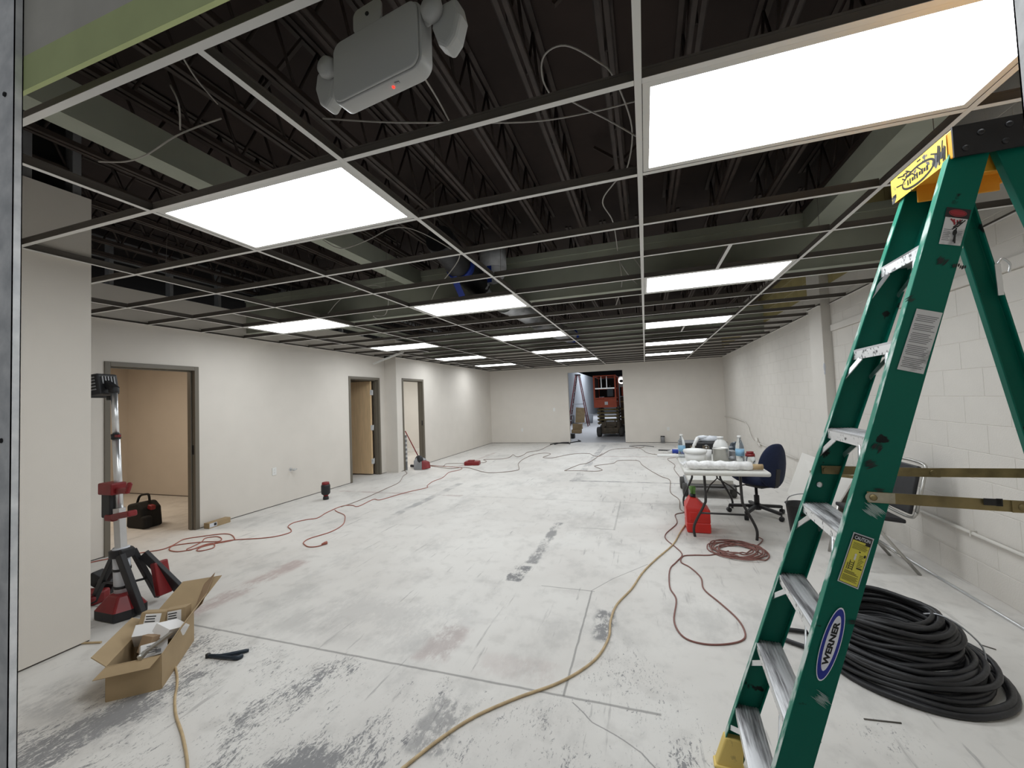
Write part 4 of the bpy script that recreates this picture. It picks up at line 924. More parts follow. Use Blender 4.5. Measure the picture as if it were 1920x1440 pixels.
for k in range(5):
    fb.obox(hp+Rh@Vector((.0+.0*k, -.087, .055-.024*k)), (.045, .006, .009), Rh)
    fb.obox(hp+Rh@Vector((.05, -.05+.024*k, .03)), (.006, .009, .06), Rh)
obj('cooling_fins', fb, 'stud_dark', lh)
obj('head_arm', MB().bar(hp+Vector((.03, 0, .02)), tp(1.71)+Vector((.02, 0, .015)), .05, .045).tube([tp(1.70), tp(1.745)], .032, 12).obox(tp(1.66)+Vector((-.05, 0, 0)), (.05, .03, .035)), 'black', wlt, bevel=.006)
# red cordless tool on the floor behind the wall corner
rt_ = thing('drill', 'red and black cordless tool lying beside the tripod at the wall corner', 'power tool', (-4.35, 2.2, 0))
obj('body', MB().obox((-4.48, 2.27, .10), (.22, .10, .10), rotm(0, .5, .3)).tube([(-4.42, 2.22, .12), (-4.28, 2.26, .24)], [.04, .022], 10), 'black', rt_, bevel=.01)
obj('battery', MB().obox((-4.42, 2.14, .045), (.22, .13, .085), rotm(0, 0, .35)), 'red', rt_, bevel=.018)

# ------------------------------------------------------------------ tool bag inside the first side room
bg = thing('tool_bag', 'black open-topped tool bag on the floor inside the first doorway', 'tool bag', (-6.5, 3.74, 0))
mb = MB(); pr_ = [(-.20, 0), (.15, 0), (.12, .26), (.02, .34), (-.18, .31)]
mb.prism([(-6.52+x, 3.62, z) for x, z in pr_], (0, .24, 0)); mb.obox((-6.37, 3.66, .09), (.10, .10, .16))
obj('body', mb, 'dark', bg, bevel=.03, seg=3)
obj('handle', MB().tube(smooth([(-6.70, 3.74, .30), (-6.64, 3.74, .40), (-6.52, 3.74, .43), (-6.46, 3.74, .42), (-6.44, 3.74, .32)], 6), .014, 8), 'dark', bg)
obj('red_tool', MB().obox((-6.37, 3.72, .27), (.08, .06, .06), rotm(0, .2, 0)), 'red', bg, bevel=.012)

# ------------------------------------------------------------------ little box and red lantern by the left wall
lb_ = thing('small_box', 'small brown parts box at the foot of the first door frame', 'box', (-5.50, 3.95, 0))
obj('carton', MB().obox((-5.51, 3.98, .035), (.09, .30, .07), rotm(0, 0, .05)), 'card', lb_, bevel=.003)
obj('sticker', MB().obox((-5.462, 3.89, .037), (.004, .10, .05), rotm(0, 0, .05)).obox((-5.459, 3.915, .04), (.004, .03, .03), rotm(0, 0, .05), 1), ['label_grey', 'ink'], lb_)
ln = thing('lantern', 'black and red cordless lantern standing on the floor by the left wall', 'lantern', (-5.085, 5.46, 0))
lo = (-5.085, 5.46, 0)
obj('foot', MB().lathe([(.044, 0), (.046, .02), (.040, .05), (.034, .055)], lo, 16), 'black', ln)
obj('neck', MB().lathe([(.030, .05), (.036, .065), (.045, .08), (.03, .082)], lo, 16), 'red', ln)
obj('body', MB().lathe([(.045, .078), (.066, .095), (.070, .12), (.070, .225), (.062, .245), (.04, .246)], lo, 18), 'black', ln)
obj('head', MB().lathe([(.058, .243), (.060, .255), (.055, .283), (.035, .288), (0, .288)], lo, 16), 'red', ln)

# ------------------------------------------------------------------ open cardboard box with fixture cartons
bx = thing('open_box', 'open cardboard box full of small cartons standing on the floor at lower left', 'box', (-2.85, 1.72, 0))
A = Vector((-2.805, 1.425, 0)); B = Vector((-2.625, 1.575, 0)); ax = (B-A); ay_ = Vector((-ax.y, ax.x, 0)).normalized()*.50; Hb = .185
Cq, Dq = B+ay_, A+ay_; hz = Vector((0, 0, Hb)); th_ = .004
ux = ax.normalized(); uy = ay_.normalized()
def wallp(p, q, z0=0, z1=Hb, m=0):
    return [p+Vector((0, 0, z0)), q+Vector((0, 0, z0)), q+Vector((0, 0, z1)), p+Vector((0, 0, z1))]
mb = MB()
mb.sheet([A, B, Cq, Dq], .004).sheet(wallp(A, B), .004).sheet(wallp(B, Cq), .004).sheet(wallp(Cq, Dq), .004).sheet(wallp(Dq, A), .004)
obj('carton', mb, 'card', bx)
def flap(p, q, out, z, label=None, taper=.0):
    p, q, out = p+hz, q+hz, Vector(out)
    e = out+Vector((0, 0, z)); d_ = (q-p)
    m_ = MB().sheet([p, q, q+e-d_*taper, p+e+d_*taper], .004); return obj('flap', m_, 'card', bx)
flap(A, B, -uy*.06-ux*.03, -.03); flap(Dq, A, -ux*.075-uy*.0, .05, taper=.06); flap(B, Cq, ux*.055+uy*.10, .085, taper=.06); flap(Cq, Dq, uy*.25+ux*.10, .13)
obj('inner_flap', MB().sheet([Cq+hz+ux*.0, Cq+hz+uy*.2+Vector((0, 0, .10)), Cq+hz+uy*.24+ux*.06+Vector((0, 0, .16)), Cq+hz+ux*.05+Vector((0, 0, .05))], .003), 'card_dark', bx)
def carton(c, size, rx, ry, rz, m, label, sticker=None):
    c = Vector(c); R_ = rotm(rx, ry, rz+math.atan2(ux.y, ux.x))
    t = thing('carton', label, 'carton', c, 'small cartons in the open box')
    obj('box', MB().obox(c, size, R_), m, t, bevel=.002)
    if sticker:
        s2 = MB().obox(c+R_@Vector((0, -size[1]/2-.0008, size[2]*.02)), (size[0]*.62, .001, size[2]*.8), R_)
        for k in range(5): s2.obox(c+R_@Vector((-.01, -size[1]/2-.0016, size[2]*(.3-.12*k))), (size[0]*(.4-.05*(k % 2)), .001, size[2]*.05), R_, 1)
        s2.obox(c+R_@Vector((size[0]*.15, -size[1]/2-.0017, -size[2]*.22)), (size[0]*.2, .001, size[2]*.25), R_, 2)
        obj('sticker', s2, ['carton_white', 'ink', 'grey_ink'], t)
def inbox(a, b, z): return A+ax*a+ay_*b+Vector((0, 0, z+.048))
carton(inbox(.22, .86, .155), (.13, .09, .12), -.25, .15, .0, 'card', 'brown carton with white shipping sticker at the back of the open box', True)
carton(inbox(.72, .88, .15), (.12, .08, .12), -.15, -.05, -.1, 'card', 'plain brown carton at the back right of the open box', True)
carton(inbox(.28, .56, .145), (.105, .12, .07), -.9, .1, .1, 'carton_white', 'white carton leaning at the left inside the open box')
carton(inbox(.80, .55, .15), (.10, .15, .06), -.35, .35, -.55, 'carton_white', 'white carton lying askew at the right inside the open box')
carton(inbox(.52, .42, .12), (.07, .10, .09), -.3, .1, -.5, 'card_dark', 'dull brown carton in the middle of the open box')
carton(inbox(.66, .26, .115), (.12, .05, .07), -.5, .1, .45, 'carton_white', 'white printed carton nearest the front of the open box', True)
tag(obj('metal_fitting', MB().ball(inbox(.35, .2, .06), .035, 10, sc=(1.3, 1, .7)).tube(smooth([inbox(.2, .12, .08), inbox(.35, .1, .10), inbox(.45, .2, .09)], 5), .006, 6), 'stud_dark'), 'dark metal fitting at the bottom of the open box', 'fitting')
tag(obj('metal_bracket', MB().bar(inbox(.66, .06, .155), inbox(.95, .35, .17), .022, .012).bar(inbox(.66, .06, .155), inbox(.62, -.02, .145), .02, .02).ball(inbox(.60, -.0, .15), .012, 8), 'chrome'), 'shiny metal bracket lying over the front edge of the open box', 'bracket')
# pliers / strippers
pl = thing('pliers', 'dark blue handled hand tool lying on the floor right of the open box', 'pliers', (-2.53, 1.89, 0))
pts = [(-2.654, 1.85), (-2.553, 1.876), (-2.453, 1.962), (-2.461, 1.874), (-2.442, 1.91)]
obj('handle', MB().tube(smooth([(*pts[0], .012), (*pts[1], .014), (*pts[2], .010)], 6), [.010]*6+[.012]*6+[.008], 8), 'knife', pl)
obj('handle', MB().tube(smooth([(*pts[0], .010), (*pts[3], .014), (*pts[4], .010)], 6), [.010]*6+[.013]*6+[.009], 8), 'knife', pl)
obj('pivot', MB().lathe([(.014, .0), (.014, .022), (0, .024)], (*pts[0], 0), 12), 'black', pl)

# ------------------------------------------------------------------ broom, dustpan, level at door 3
br_ = thing('broom', 'red handled broom leaning in the third doorway', 'broom', (-5.12, 8.38, 0))
b0, b1 = Vector((-5.08, 8.40, .22)), Vector((-5.30, 8.165, .90))
obj('handle', MB().tube([b0, b1], .012, 8), 'red', br_)
obj('head', MB().obox((-5.20, 8.42, .05), (.34, .06, .06), rotm(0, 0, -.3)).obox((-5.1, 8.40, .15), (.05, .05, .16), rotm(0, .3, 0)), 'black', br_, bevel=.01)
dp_ = thing('dustpan', 'grey and red upright dustpan on the floor below the broom', 'dustpan', (-5.02, 8.28, 0))
obj('pan', MB().prism([(-5.14, 8.22, 0), (-5.14, 8.22, .20), (-5.10, 8.28, .28), (-4.98, 8.30, .22), (-4.95, 8.26, 0)], (.06, .14, 0)), 'stud_dark', dp_, bevel=.015)
obj('side', MB().prism([(-4.94, 8.24, 0), (-4.97, 8.30, .20), (-4.88, 8.34, .16), (-4.83, 8.30, .02)], (.04, .10, 0)), 'red', dp_, bevel=.01)
obj('hood', MB().ball((-5.06, 8.34, .20), .11, 12, sc=(1, .7, 1.1)), 'black', dp_)
lv = thing('spirit_level', 'black spirit level with pale windows standing in the third doorway', 'spirit level', (-5.375, 8.30, 0))
l0 = Vector((-5.305, 8.190, 0))
mb = MB().bar(l0+Vector((0, 0, .16)), l0+Vector((.0, 0.0, .80)), .055, .028, (1, 0, 0))
obj('body', mb, 'stud_dark', lv)
for z in (.22, .32, .42, .52, .62, .72): obj('window', MB().obox(l0+Vector((.0145, 0.0, z)), (.002, .036, .05)).obox(l0+Vector((.0, -.028, z)), (.02, .002, .05)), 'plastic_white', lv)
obj('end_block', MB().bar(l0, l0+Vector((0, 0, .16)), .05, .026, (1, 0, 0)), 'stud_dark', lv)
tag(obj('red_case', MB().obox((-4.02, 9.02, .045), (.36, .22, .09), rotm(0, 0, .2)).obox((-4.05, 9.02, .10), (.16, .14, .03), rotm(0, 0, .2)), 'red', bevel=.02), 'small red case lying on the far floor with cords around it', 'case')
cn = thing('metal_can', 'small dark metal can on the floor against the back wall', 'can', (.455, YB-.10, 0))
obj('body', MB().lathe([(.062, 0), (.062, .20), (.058, .21)], (.455, YB-.10, 0), 16), 'stud_dark', cn)
obj('rim', MB().lathe([(.064, .19), (.066, .21), (.06, .215), (.055, .20)], (.455, YB-.10, 0), 16), 'black', cn)

# ------------------------------------------------------------------ folding table
TX0, TX1, TY0, TY1, TZ = .335, 1.105, 4.46, 6.28, .74
tb = thing('folding_table', 'white folding table with black legs covered in paint supplies', 'table', ((TX0+TX1)/2, (TY0+TY1)/2, 0))
obj('table_top', MB().box(TX0, TX1, TY0, TY1, TZ-.045, TZ), 'table_top', tb, bevel=.018, seg=3)
for y, dirn in ((4.72, 1), (6.02, -1)):
    for sx in (-1, 1):
        xm = (TX0+TX1)/2; xa = xm+sx*.17; xb = xm+sx*.29
        lg_ = smooth([(xa, y+.02*dirn, TZ-.045), (xa, y, .42), (xa+sx*.02, y, .34), (xb, y+.03*dirn, .12), (xb, y+.03*dirn, 0)], 5)
        obj('leg', MB().tube(lg_, .0135, 8), 'table_leg', tb)
    xm = (TX0+TX1)/2
    obj('leg_brace', MB().tube([(xm-.22, y, .26), (xm+.22, y, .26)], .010, 8).tube([(xm-.17, y, TZ-.08), (xm+.17, y, TZ-.08)], .010, 8), 'table_leg', tb)
    obj('leg_strut', MB().tube(smooth([(xm-.17, y, .45), (xm, y+.35*dirn, .56), (xm+.17, y, .45)], 2), .008, 6).tube([(xm, y+.35*dirn, .56), (xm, y+.42*dirn, TZ-.05)], .008, 6), 'table_leg', tb)
def on_table(u): return u
def ttop(x, y): return Vector((x, y, TZ))
r_ = thing('plastic_roll', 'long roll of crumpled clear plastic film along the front edge of the table', 'film roll', (.68, 4.56, TZ))
rpts = [(.37+.04*k, 4.565+.006*math.sin(k), TZ+.044+.004*math.sin(k*1.7)) for k in range(16)]
obj('film', MB().tube(rpts, [.030]+[.044+.006*math.sin(k*2.1) for k in range(14)]+[.036], 12), 'film', r_)
obj('core', MB().tube([(.955, 4.565, TZ+.035), (1.06, 4.565, TZ+.035)], .028, 10), 'wood_box', r_)
def lath(name, label, cat, x, y, prof, m, parts=()):
    t = thing(name, label, cat, (x, y, TZ)); obj('body', MB().lathe(prof, (x, y, TZ), 20), m, t)
    for nm, pf, mm in parts: obj(nm, MB().lathe(pf, (x, y, TZ), 20), mm, t)
    return t
lath('tub', 'white plastic tub with lid on the left front of the table', 'tub', .50, 5.00, [(.095, 0), (.115, .12)], 'plastic_white', [('lid', [(.122, .118), (.127, .135), (.119, .15), (.06, .158), (0, .159)], 'plastic_white')])
lath('paint_can', 'bare metal paint can in the middle of the table', 'can', .76, 5.02, [(.078, 0), (.078, .155), (.081, .16), (.076, .165), (.070, .158)], 'chrome')
lath('white_jug', 'rounded white plastic jug standing behind the paint can', 'jug', .80, 5.24, [(.082, 0), (.085, .13), (.078, .17), (.055, .215), (.030, .235), (.030, .25)], 'plastic_white', [('cap', [(.034, .245), (.034, .268), (0, .27)], 'carton_white')])
def bottle(x, y, s, label, lab='blue_label', cap='plastic_white'):
    return lath('water_bottle', label, 'bottle', x, y, [(.030*s, 0), (.033*s, .02*s), (.033*s, .13*s), (.028*s, .16*s), (.013*s, .195*s), (.013*s, .21*s)], 'clear', [('cap', [(.015*s, .208*s), (.015*s, .225*s), (0, .226*s)], cap), ('label', [(.0338*s, .06*s), (.0338*s, .115*s)], lab)])
bottle(.395, 5.42, 1.25, 'clear water bottle with pale blue label at the left end of the table')
bottle(.955, 5.03, 1.32, 'tall clear water bottle with blue label right of the paint can')
lath('small_bottle', 'small clear bottle with red label and lid at right front of the table', 'bottle', 1.035, 4.95, [(.045, 0), (.048, .05), (.042, .10)], 'clear', [('label', [(.0475, .085), (.0440, .115)], 'red'), ('cap', [(.035, .112), (.035, .135), (0, .136)], 'red')])
bk = thing('tool_tray', 'dark tool tray heaped with gear at the back of the table', 'tool tray', (.66, 5.85, TZ))
obj('tray', MB().box(.40, .93, 5.75, 6.10, TZ, TZ+.14), 'black', bk, bevel=.01)
obj('gear', MB().obox((.55, 5.74, TZ+.07), (.07, .03, .07)).obox((.70, 5.74, TZ+.07), (.07, .03, .07)), 'khaki', bk)
obj('dial', MB().lathe([(.035, 0), (.035, .012), (.012, .014), (.012, .02), (0, .021)], (.71, 5.745, TZ+.08), 16, R=rotm(PI/2)), 'alu', bk)
tag(obj('paint_roller', MB().tube([(.52, 5.70, TZ+.02), (.62, 5.80, TZ+.20)], .022, 10).tube([(.50, 5.68, TZ+.01), (.53, 5.71, TZ+.04)], .012, 8), 'plastic_white'), 'pale roller leaning on the dark tool tray', 'paint roller')
tag(obj('crumpled_sheet', MB().ball((.78, 5.92, TZ+.17), .13, 10, sc=(1.2, .8, .35)).ball((.70, 5.9, TZ+.19), .08, 8, sc=(1.2, .8, .4)), 'poly'), 'crumpled plastic sheet on top of the dark tool tray', 'plastic sheet')
tag(obj('rag_heap', MB().ball((.97, 5.55, TZ+.06), .11, 10, sc=(1, 1, .6)).ball((1.02, 5.62, TZ+.10), .07, 8), 'knife'), 'dark blue rag heap at the right back of the table', 'rag')
tag(obj('wax_bag', MB().obox((.925, 5.3, TZ+.05), (.08, .10, .10), rotm(.1, .1, .4)).ball((.90, 5.15, TZ+.03), .045, 8, sc=(1.2, 1, .6)), 'stud_dark', bevel=.01), 'grey bag slumped right of the white jug', 'bag')
tag(obj('paper_cup_stack', MB().lathe([(.035, 0), (.045, .12)], (.655, 5.2, TZ), 14), 'carton_white'), 'white cup standing between the tub and the jug', 'cup')
tag(obj('folded_papers', MB().obox((.42, 4.80, TZ+.012), (.16, .22, .022), rotm(0, 0, .15)).obox((.43, 4.79, TZ+.032), (.14, .20, .016), rotm(0, 0, -.1)), 'film', bevel=.003), 'stack of wrapped sheets at the left front of the table', 'papers')
tag(obj('plastic_bag', MB().ball((.60, 4.72, TZ+.035), .07, 10, sc=(1.4, .8, .5)).ball((.74, 4.74, TZ+.03), .06, 10, sc=(1.3, .8, .5)), 'film'), 'crumpled clear bag between the roll and the tub', 'plastic bag')
tag(obj('white_board', MB().obox((.285, 5.45, TZ+.014), (.36, .07, .026), rotm(0, 0, .03)), 'plastic_white', bevel=.004), 'white trim board overhanging the left end of the table', 'board')
gn = thing('caulk_gun', 'blue and black caulk gun sticking out over the left table end', 'caulk gun', (.33, 5.75, TZ))
obj('barrel', MB().tube([(.30, 5.75, TZ+.03), (.44, 5.75, TZ+.03)], .028, 10), 'blue_tape', gn)
obj('rod', MB().tube([(.13, 5.75, TZ+.045), (.32, 5.75, TZ+.04)], .008, 8), 'black', gn)
obj('nozzle', MB().tube([(.30, 5.75, TZ+.03), (.24, 5.75, TZ+.03)], [.022, .010], 8), 'plastic_white', gn)
# low cart behind the table
ct = thing('low_cart', 'low grey cart with black wheels under the far end of the table', 'cart', (.78, 6.75, 0))
obj('bed', MB().box(.52, 1.15, 6.5, 7.2, .13, .20), 'stud_dark', ct, bevel=.01)
obj('tray', MB().box(.54, 1.13, 6.5, 7.2, .20, .26), 'table_top', ct, bevel=.01)
for x in (.50, 1.14):
    for y in (6.6, 7.1): obj('wheel', MB().lathe([(.04, -.035), (.085, -.035), (.095, -.02), (.095, .02), (.085, .035), (.04, .035)], (x, y, .095), 16, R=rotm(0, PI/2)), 'tyre', ct)
# red fuel can
gc = thing('fuel_can', 'red plastic fuel can with green spout beside the table leg', 'fuel can', (.485, 4.98, 0))
mb = MB(); x0, x1, yA, yB_ = .365, .605, 4.86, 5.12
def ring(z, i): return [(x0+i, yA+i, z), (x1-i, yA+i, z), (x1-i, yB_-i, z), (x0+i, yB_-i, z)]
def loft(mb, rings, m=0):
    n = len(rings[0]); vs = [p for r in rings for p in r]
    fs = [tuple(range(n))[::-1], tuple(range((len(rings)-1)*n, len(rings)*n))]
    for i in range(len(rings)-1):
        for j in range(n): fs.append((i*n+j, i*n+(j+1) % n, (i+1)*n+(j+1) % n, (i+1)*n+j))
    return mb.add(vs, fs, m)
loft(mb, [ring(0, .012), ring(.01, 0), ring(.10, 0), ring(.108, .006), ring(.116, 0), ring(.25, 0), [(x0, yA+.01, .28), (x1-.02, yA+.01, .25), (x1-.02, yB_-.01, .25), (x0, yB_-.01, .28)], [(x0+.05, yA+.06, .37), (x0+.12, yA+.06, .36), (x0+.12, yB_-.06, .36), (x0+.05, yB_-.06, .37)]])
obj('body', mb, 'gas_red', gc, bevel=.02, seg=3)
obj('front_panel', MB().box(x0+.03, x0+.11, yA-.004, yA+.01, .13, .23), 'gas_red', gc, bevel=.008)
obj('collar', MB().lathe([(.030, .35), (.030, .40), (.024, .40)], (x0+.085, 4.98, 0), 14), 'black', gc)
obj('spout', MB().lathe([(.022, .39), (.026, .44), (.036, .45), (.036, .48), (.02, .485)], (x0+.085, 4.98, 0), 12).obox((x0+.10, 4.955, .44), (.02, .03, .07)), 'green_cap', gc)

# ------------------------------------------------------------------ navy office chair
ch = thing('office_chair', 'navy blue swivel office chair pushed up to the folding table', 'chair', (1.24, 5.72, 0))
oc = Vector((1.24, 5.72, 0)); fdir = Vector((-.62, .785, 0)).normalized(); sdir = Vector((-fdir.y, fdir.x, 0))
def cp_(f, s, z): return oc+fdir*f+sdir*s+Vector((0, 0, z))
Rc = Matrix((fdir, sdir, Vector((0, 0, 1)))).transposed()
Rs = Rc@rotm(0, -.17, 0)
obj('seat', MB().ball(cp_(.02, 0, .455), 1, 24, sc=(.27, .25, .072), R=Rs), 'navy', ch)
obj('seat_shell', MB().ball(cp_(.0, 0, .425), 1, 20, sc=(.24, .22, .05), R=Rs), 'black', ch)
Rb = Rc@rotm(0, -.10, 0)
mbk = MB()
for side, rad in ((0, 0),):
    outl = []
    for k in range(40):
        t = 2*PI*k/40; x_ = math.copysign(abs(math.cos(t))**.8, math.cos(t))*.215; z_ = math.sin(t)*.26
        if z_ < 0: x_ *= 1.0
        outl.append((x_, z_))
    def bp_(x_, z_, d): return cp_(-.27, 0, .635)+Rb@Vector((d+.05*(x_/.215)**2, x_*(1-.10*max(0, z_/.26)), z_))
    rings = []
    for sc_, d in ((.0, .035), (.5, .035), (.85, .030), (1.0, .005), (1.0, -.012), (.9, -.03), (.5, -.036), (0, -.036)):
        rings.append([bp_(a*max(sc_, .01), b*max(sc_, .01), d) for a, b in outl])
    n = 40
    mbk.add([p for r in rings for p in r], [(i*n+j, i*n+(j+1) % n, (i+1)*n+(j+1) % n, (i+1)*n+j) for i in range(len(rings)-1) for j in range(n)], 0, True)
obj('backrest', mbk, 'navy', ch)
obj('back_bracket', MB().bar(cp_(-.30, 0, .60), cp_(-.27, 0, .40), .07, .02, fdir).bar(cp_(-.27, 0, .39), cp_(-.02, 0, .385), .07, .03), 'black', ch, bevel=.005)
obj('mechanism', MB().obox(cp_(-.03, 0, .375), (.22, .16, .05), Rc).tube([cp_(.04, .08, .375), cp_(.06, .24, .365)], .008, 8).obox(cp_(.06, .25, .365), (.04, .05, .015), Rc), 'black', ch, bevel=.006)
obj('gas_column', MB().lathe([(.030, .10), (.030, .24), (.017, .245), (.017, .37)], oc, 16), 'black', ch)
for k in range(5):
    a = .35+2*PI*k/5; d_ = Vector((math.cos(a), math.sin(a), 0)); e_ = oc+d_*.31
    ab = obj('base_arm', MB().bar(oc+Vector((0, 0, .115)), e_+Vector((0, 0, .085)), .045, .035), 'black', ch, bevel=.008)
    R_ = rotm(PI/2, 0, a+.5)
    obj('castor', MB().lathe([(.01, -.024), (.027, -.022), (.029, -.006), (.024, 0), (.029, .006), (.027, .022), (.01, .024)], e_+Vector((0, 0, .029)), 14, R=R_).tube([e_+Vector((0, 0, .03)), e_+Vector((0, 0, .085))], .008, 8), 'black', ab)
obj('hub', MB().lathe([(.045, .07), (.05, .10), (.04, .14)], oc, 16), 'black', ch)

# ------------------------------------------------------------------ drywall offcuts leaning on the block wall
bd = tag(obj('drywall_sheet', MB().sheet([(1.80, 5.35, 0), (1.92, 7.0, 0), (2.17, 7.1, .58), (2.17, 5.45, .58)], .013), 'label_grey'), 'pale drywall offcut leaning against the block wall behind the office chair', 'drywall sheet')
bd.data.materials.clear(); bd.data.materials.append(M['white_wall'])
tag(obj('wood_strip', MB().bar((1.66, 5.22, .62), (2.17, 5.17, .57), .05, .03).bar((1.70, 5.24, .60), (1.66, 5.22, 0), .03, .03), 'zinc'), 'dark wooden strip propped behind the ladder beside the drywall offcut', 'wood strip')
# ------------------------------------------------------------------ folding chair behind the ladder
fc = thing('folding_chair', 'black padded folding chair with steel frame by the block wall', 'chair', (1.80, 4.33, 0))
ya, yb_ = 4.13, 4.55
for y in (ya, yb_):
    obj('front_leg', MB().tube([(1.66, y+.015, .44), (1.56, y+.015, 0)], .0125, 8), 'chrome', fc)
    obj('rear_leg', MB().tube([(1.70, y+.015, .44), (2.02, y+.015, 0)], .0125, 8), 'chrome', fc)
obj('back_frame', MB().tube(smooth([(2.10, ya, .84), (2.105, ya+.03, .88), (2.11, (ya+yb_)/2, .89), (2.105, yb_-.03, .88), (2.10, yb_, .84)], 5), .0125, 8).tube(smooth([(2.02, ya, .50), (2.008, ya+.04, .45), (2.005, (ya+yb_)/2, .44), (2.008, yb_-.04, .45), (2.02, yb_, .50)], 5), .0125, 8).tube([(2.10, ya, .84), (2.02, ya, .50)], .0125, 8).tube([(2.10, yb_, .84), (2.02, yb_, .50)], .0125, 8), 'chrome', fc)
obj('backrest', MB().prism([(2.085, ya+.012, .86), (2.085, yb_-.012, .86), (2.0, yb_-.012, .475), (2.0, ya+.012, .475)], (-.03, 0, .01)), 'black', fc, bevel=.01)
obj('seat', MB().prism([(1.62, ya+.015, .44), (1.96, ya+.015, .40), (1.96, yb_-.015, .40), (1.62, yb_-.015, .44)], (0, 0, .035)), 'black', fc, bevel=.012)
obj('cross_bar', MB().tube([(1.93, ya+.015, .12), (1.93, yb_+.015, .12)], .009, 8), 'chrome', fc)
bk2 = thing('black_bucket', 'black bucket standing behind the ladder beside the folding chair', 'bucket', (1.46, 4.85, 0))
obj('body', MB().lathe([(.11, 0), (.14, .33), (.15, .34), (.135, .33), (.105, .02)], (1.48, 4.95, 0), 20), 'black', bk2)
obj('handle', MB().tube(smooth([(1.34, 4.95, .32), (1.36, 4.9, .42), (1.48, 4.87, .46), (1.60, 4.9, .42), (1.62, 4.95, .32)], 5), .005, 6), 'stud_dark', bk2)

# ------------------------------------------------------------------ hall: red ladder, scissor lift, clutter
hl = thing('tall_step_ladder', 'tall red step ladder standing open in the hall beyond the back doorway', 'ladder', (-3.35, 21.5, 0))
ap = Vector((-3.35, 21.5, 2.72))
for y in (21.2, 21.85):
    t_ = .12*(1 if y < 21.5 else -1)
    obj('front_rail', MB().bar((-3.92, y, 0), (ap.x-.07, y+t_, 2.68), .04, .055, (1, 0, 0)), 'ladder_red', hl)
    obj('rear_rail', MB().bar((-2.88, y, 0), (ap.x+.07, y+t_, 2.68), .035, .045, (1, 0, 0)), 'ladder_red', hl)
for k in range(8):
    f = (k+1)/9; x_ = -3.92+(ap.x-.07+3.92)*f; t_ = .12*f
    obj('step', MB().bar((x_, 21.2+t_, 2.68*f), (x_, 21.85-t_, 2.68*f), .09, .035), 'alu', hl)
for f in (.06, .2, .5):
    x_ = -2.88+(ap.x+.07+2.88)*f; t_ = .12*f
    obj('rear_brace', MB().bar((x_, 21.2+t_, 2.68*f), (x_, 21.85-t_, 2.68*f), .03, .03), 'ladder_red', hl)
obj('top_cap', MB().obox((ap.x, 21.52, 2.70), (.26, .36, .07)), 'black', hl, bevel=.01)
obj('spreader', MB().bar((-3.66, 21.36, 1.16), (-3.08, 21.36, 1.16), .02, .03), 'stud_dark', hl)

sl = thing('scissor_lift', 'orange and khaki scissor lift parked in the back doorway', 'scissor lift', (-1.35, 15.9, 0))
LX0, LX1, LY0, LY1 = -1.86, -1.02, 15.6, 17.2
obj('chassis', MB().box(-1.62, -.96, 15.62, 17.2, .14, .56).box(-1.58, -1.0, 15.56, 15.64, .12, .36).box(-1.56, -1.02, 15.52, 15.60, .16, .22), 'khaki', sl, bevel=.02)
obj('ladder_rungs', MB().box(-1.50, -1.44, 15.54, 15.60, .36, .62).box(-1.14, -1.08, 15.54, 15.60, .36, .62).box(-1.5, -1.08, 15.54, 15.6, .36, .40), 'khaki', sl)
for x in (-1.72, -.92):
    for y in (15.78, 17.0):
        wh = obj('wheel', MB().lathe([(.05, -.09), (.15, -.09), (.185, -.06), (.185, .06), (.15, .09), (.05, .09)], (x, y, .185), 20, R=rotm(0, PI/2)), 'tyre', sl)
        obj('hub', MB().lathe([(.08, -.095), (.08, .095)], (x, y, .185), 12, R=rotm(0, PI/2)), 'khaki', wh)
for k in range(5):
    z = .50+.125*k
    for sx in (-1.70, -1.04):
        obj('scissor_arm', MB().bar((sx, 15.66, z), (sx, 17.1, z+.10), .07, .07).bar((sx+.05, 15.66, z+.10), (sx+.05, 17.1, z), .05, .07), 'khaki', sl)
    obj('scissor_pin', MB().tube([(-1.76, 15.68, z+.02), (-.98, 15.68, z+.02)], .035, 10), 'zinc', sl)
pf = obj('platform', MB().box(LX0, LX1, LY0, LY1, 1.12, 1.30).box(LX0, LX1, LY0-.02, LY0, 1.10, 1.42), 'orange', sl, bevel=.01)
obj('notice_plate', MB().box(-1.46, -1.34, LY0-.026, LY0-.02, 1.20, 1.32), 'label_grey', pf)
for x in (LX0+.03, LX1-.03):
    for y in (LY0+.02, LY1-.03): obj('guard_post', MB().bar((x, y, 1.3), (x, y, 2.30), .06, .06), 'orange', sl)
for z in (1.45, 1.82, 2.29):
    obj('guard_rail', MB().bar((LX0, LY0+.02, z), (LX1, LY0+.02, z), .045, .045), 'orange' if z > 2 or z < 1.5 else 'alu', sl)
    obj('guard_rail', MB().bar((LX0+.03, LY0, z), (LX0+.03, LY1, z), .045, .045).bar((LX1-.03, LY0, z), (LX1-.03, LY1, z), .045, .045).bar((LX0, LY1-.03, z), (LX1, LY1-.03, z), .045, .045), 'orange', sl)
for x in (-1.56, -1.36): obj('guard_bar', MB().bar((x, LY0+.02, 1.8), (x, LY0+.02, 2.29), .025, .025), 'alu', sl)
obj('dark_interior_back', MB().box(LX0+.05, LX1-.05, LY1-.05, LY1-.03, 1.32, 2.24), 'dark', sl)  # near-black sheet: shade of the open platform put into its colour
obj('dark_interior_side', MB().box(LX0+.03, LX0+.04, LY0+.2, LY1-.1, 1.32, 2.24), 'dark', sl)  # second dark sheet painting the platform's shaded interior
obj('control_box', MB().obox((-1.25, 15.75, 1.66), (.22, .16, .30)).tube([(-1.25, 15.72, 1.8), (-1.25, 15.72, 1.92)], .02, 8), 'knife', sl, bevel=.02)
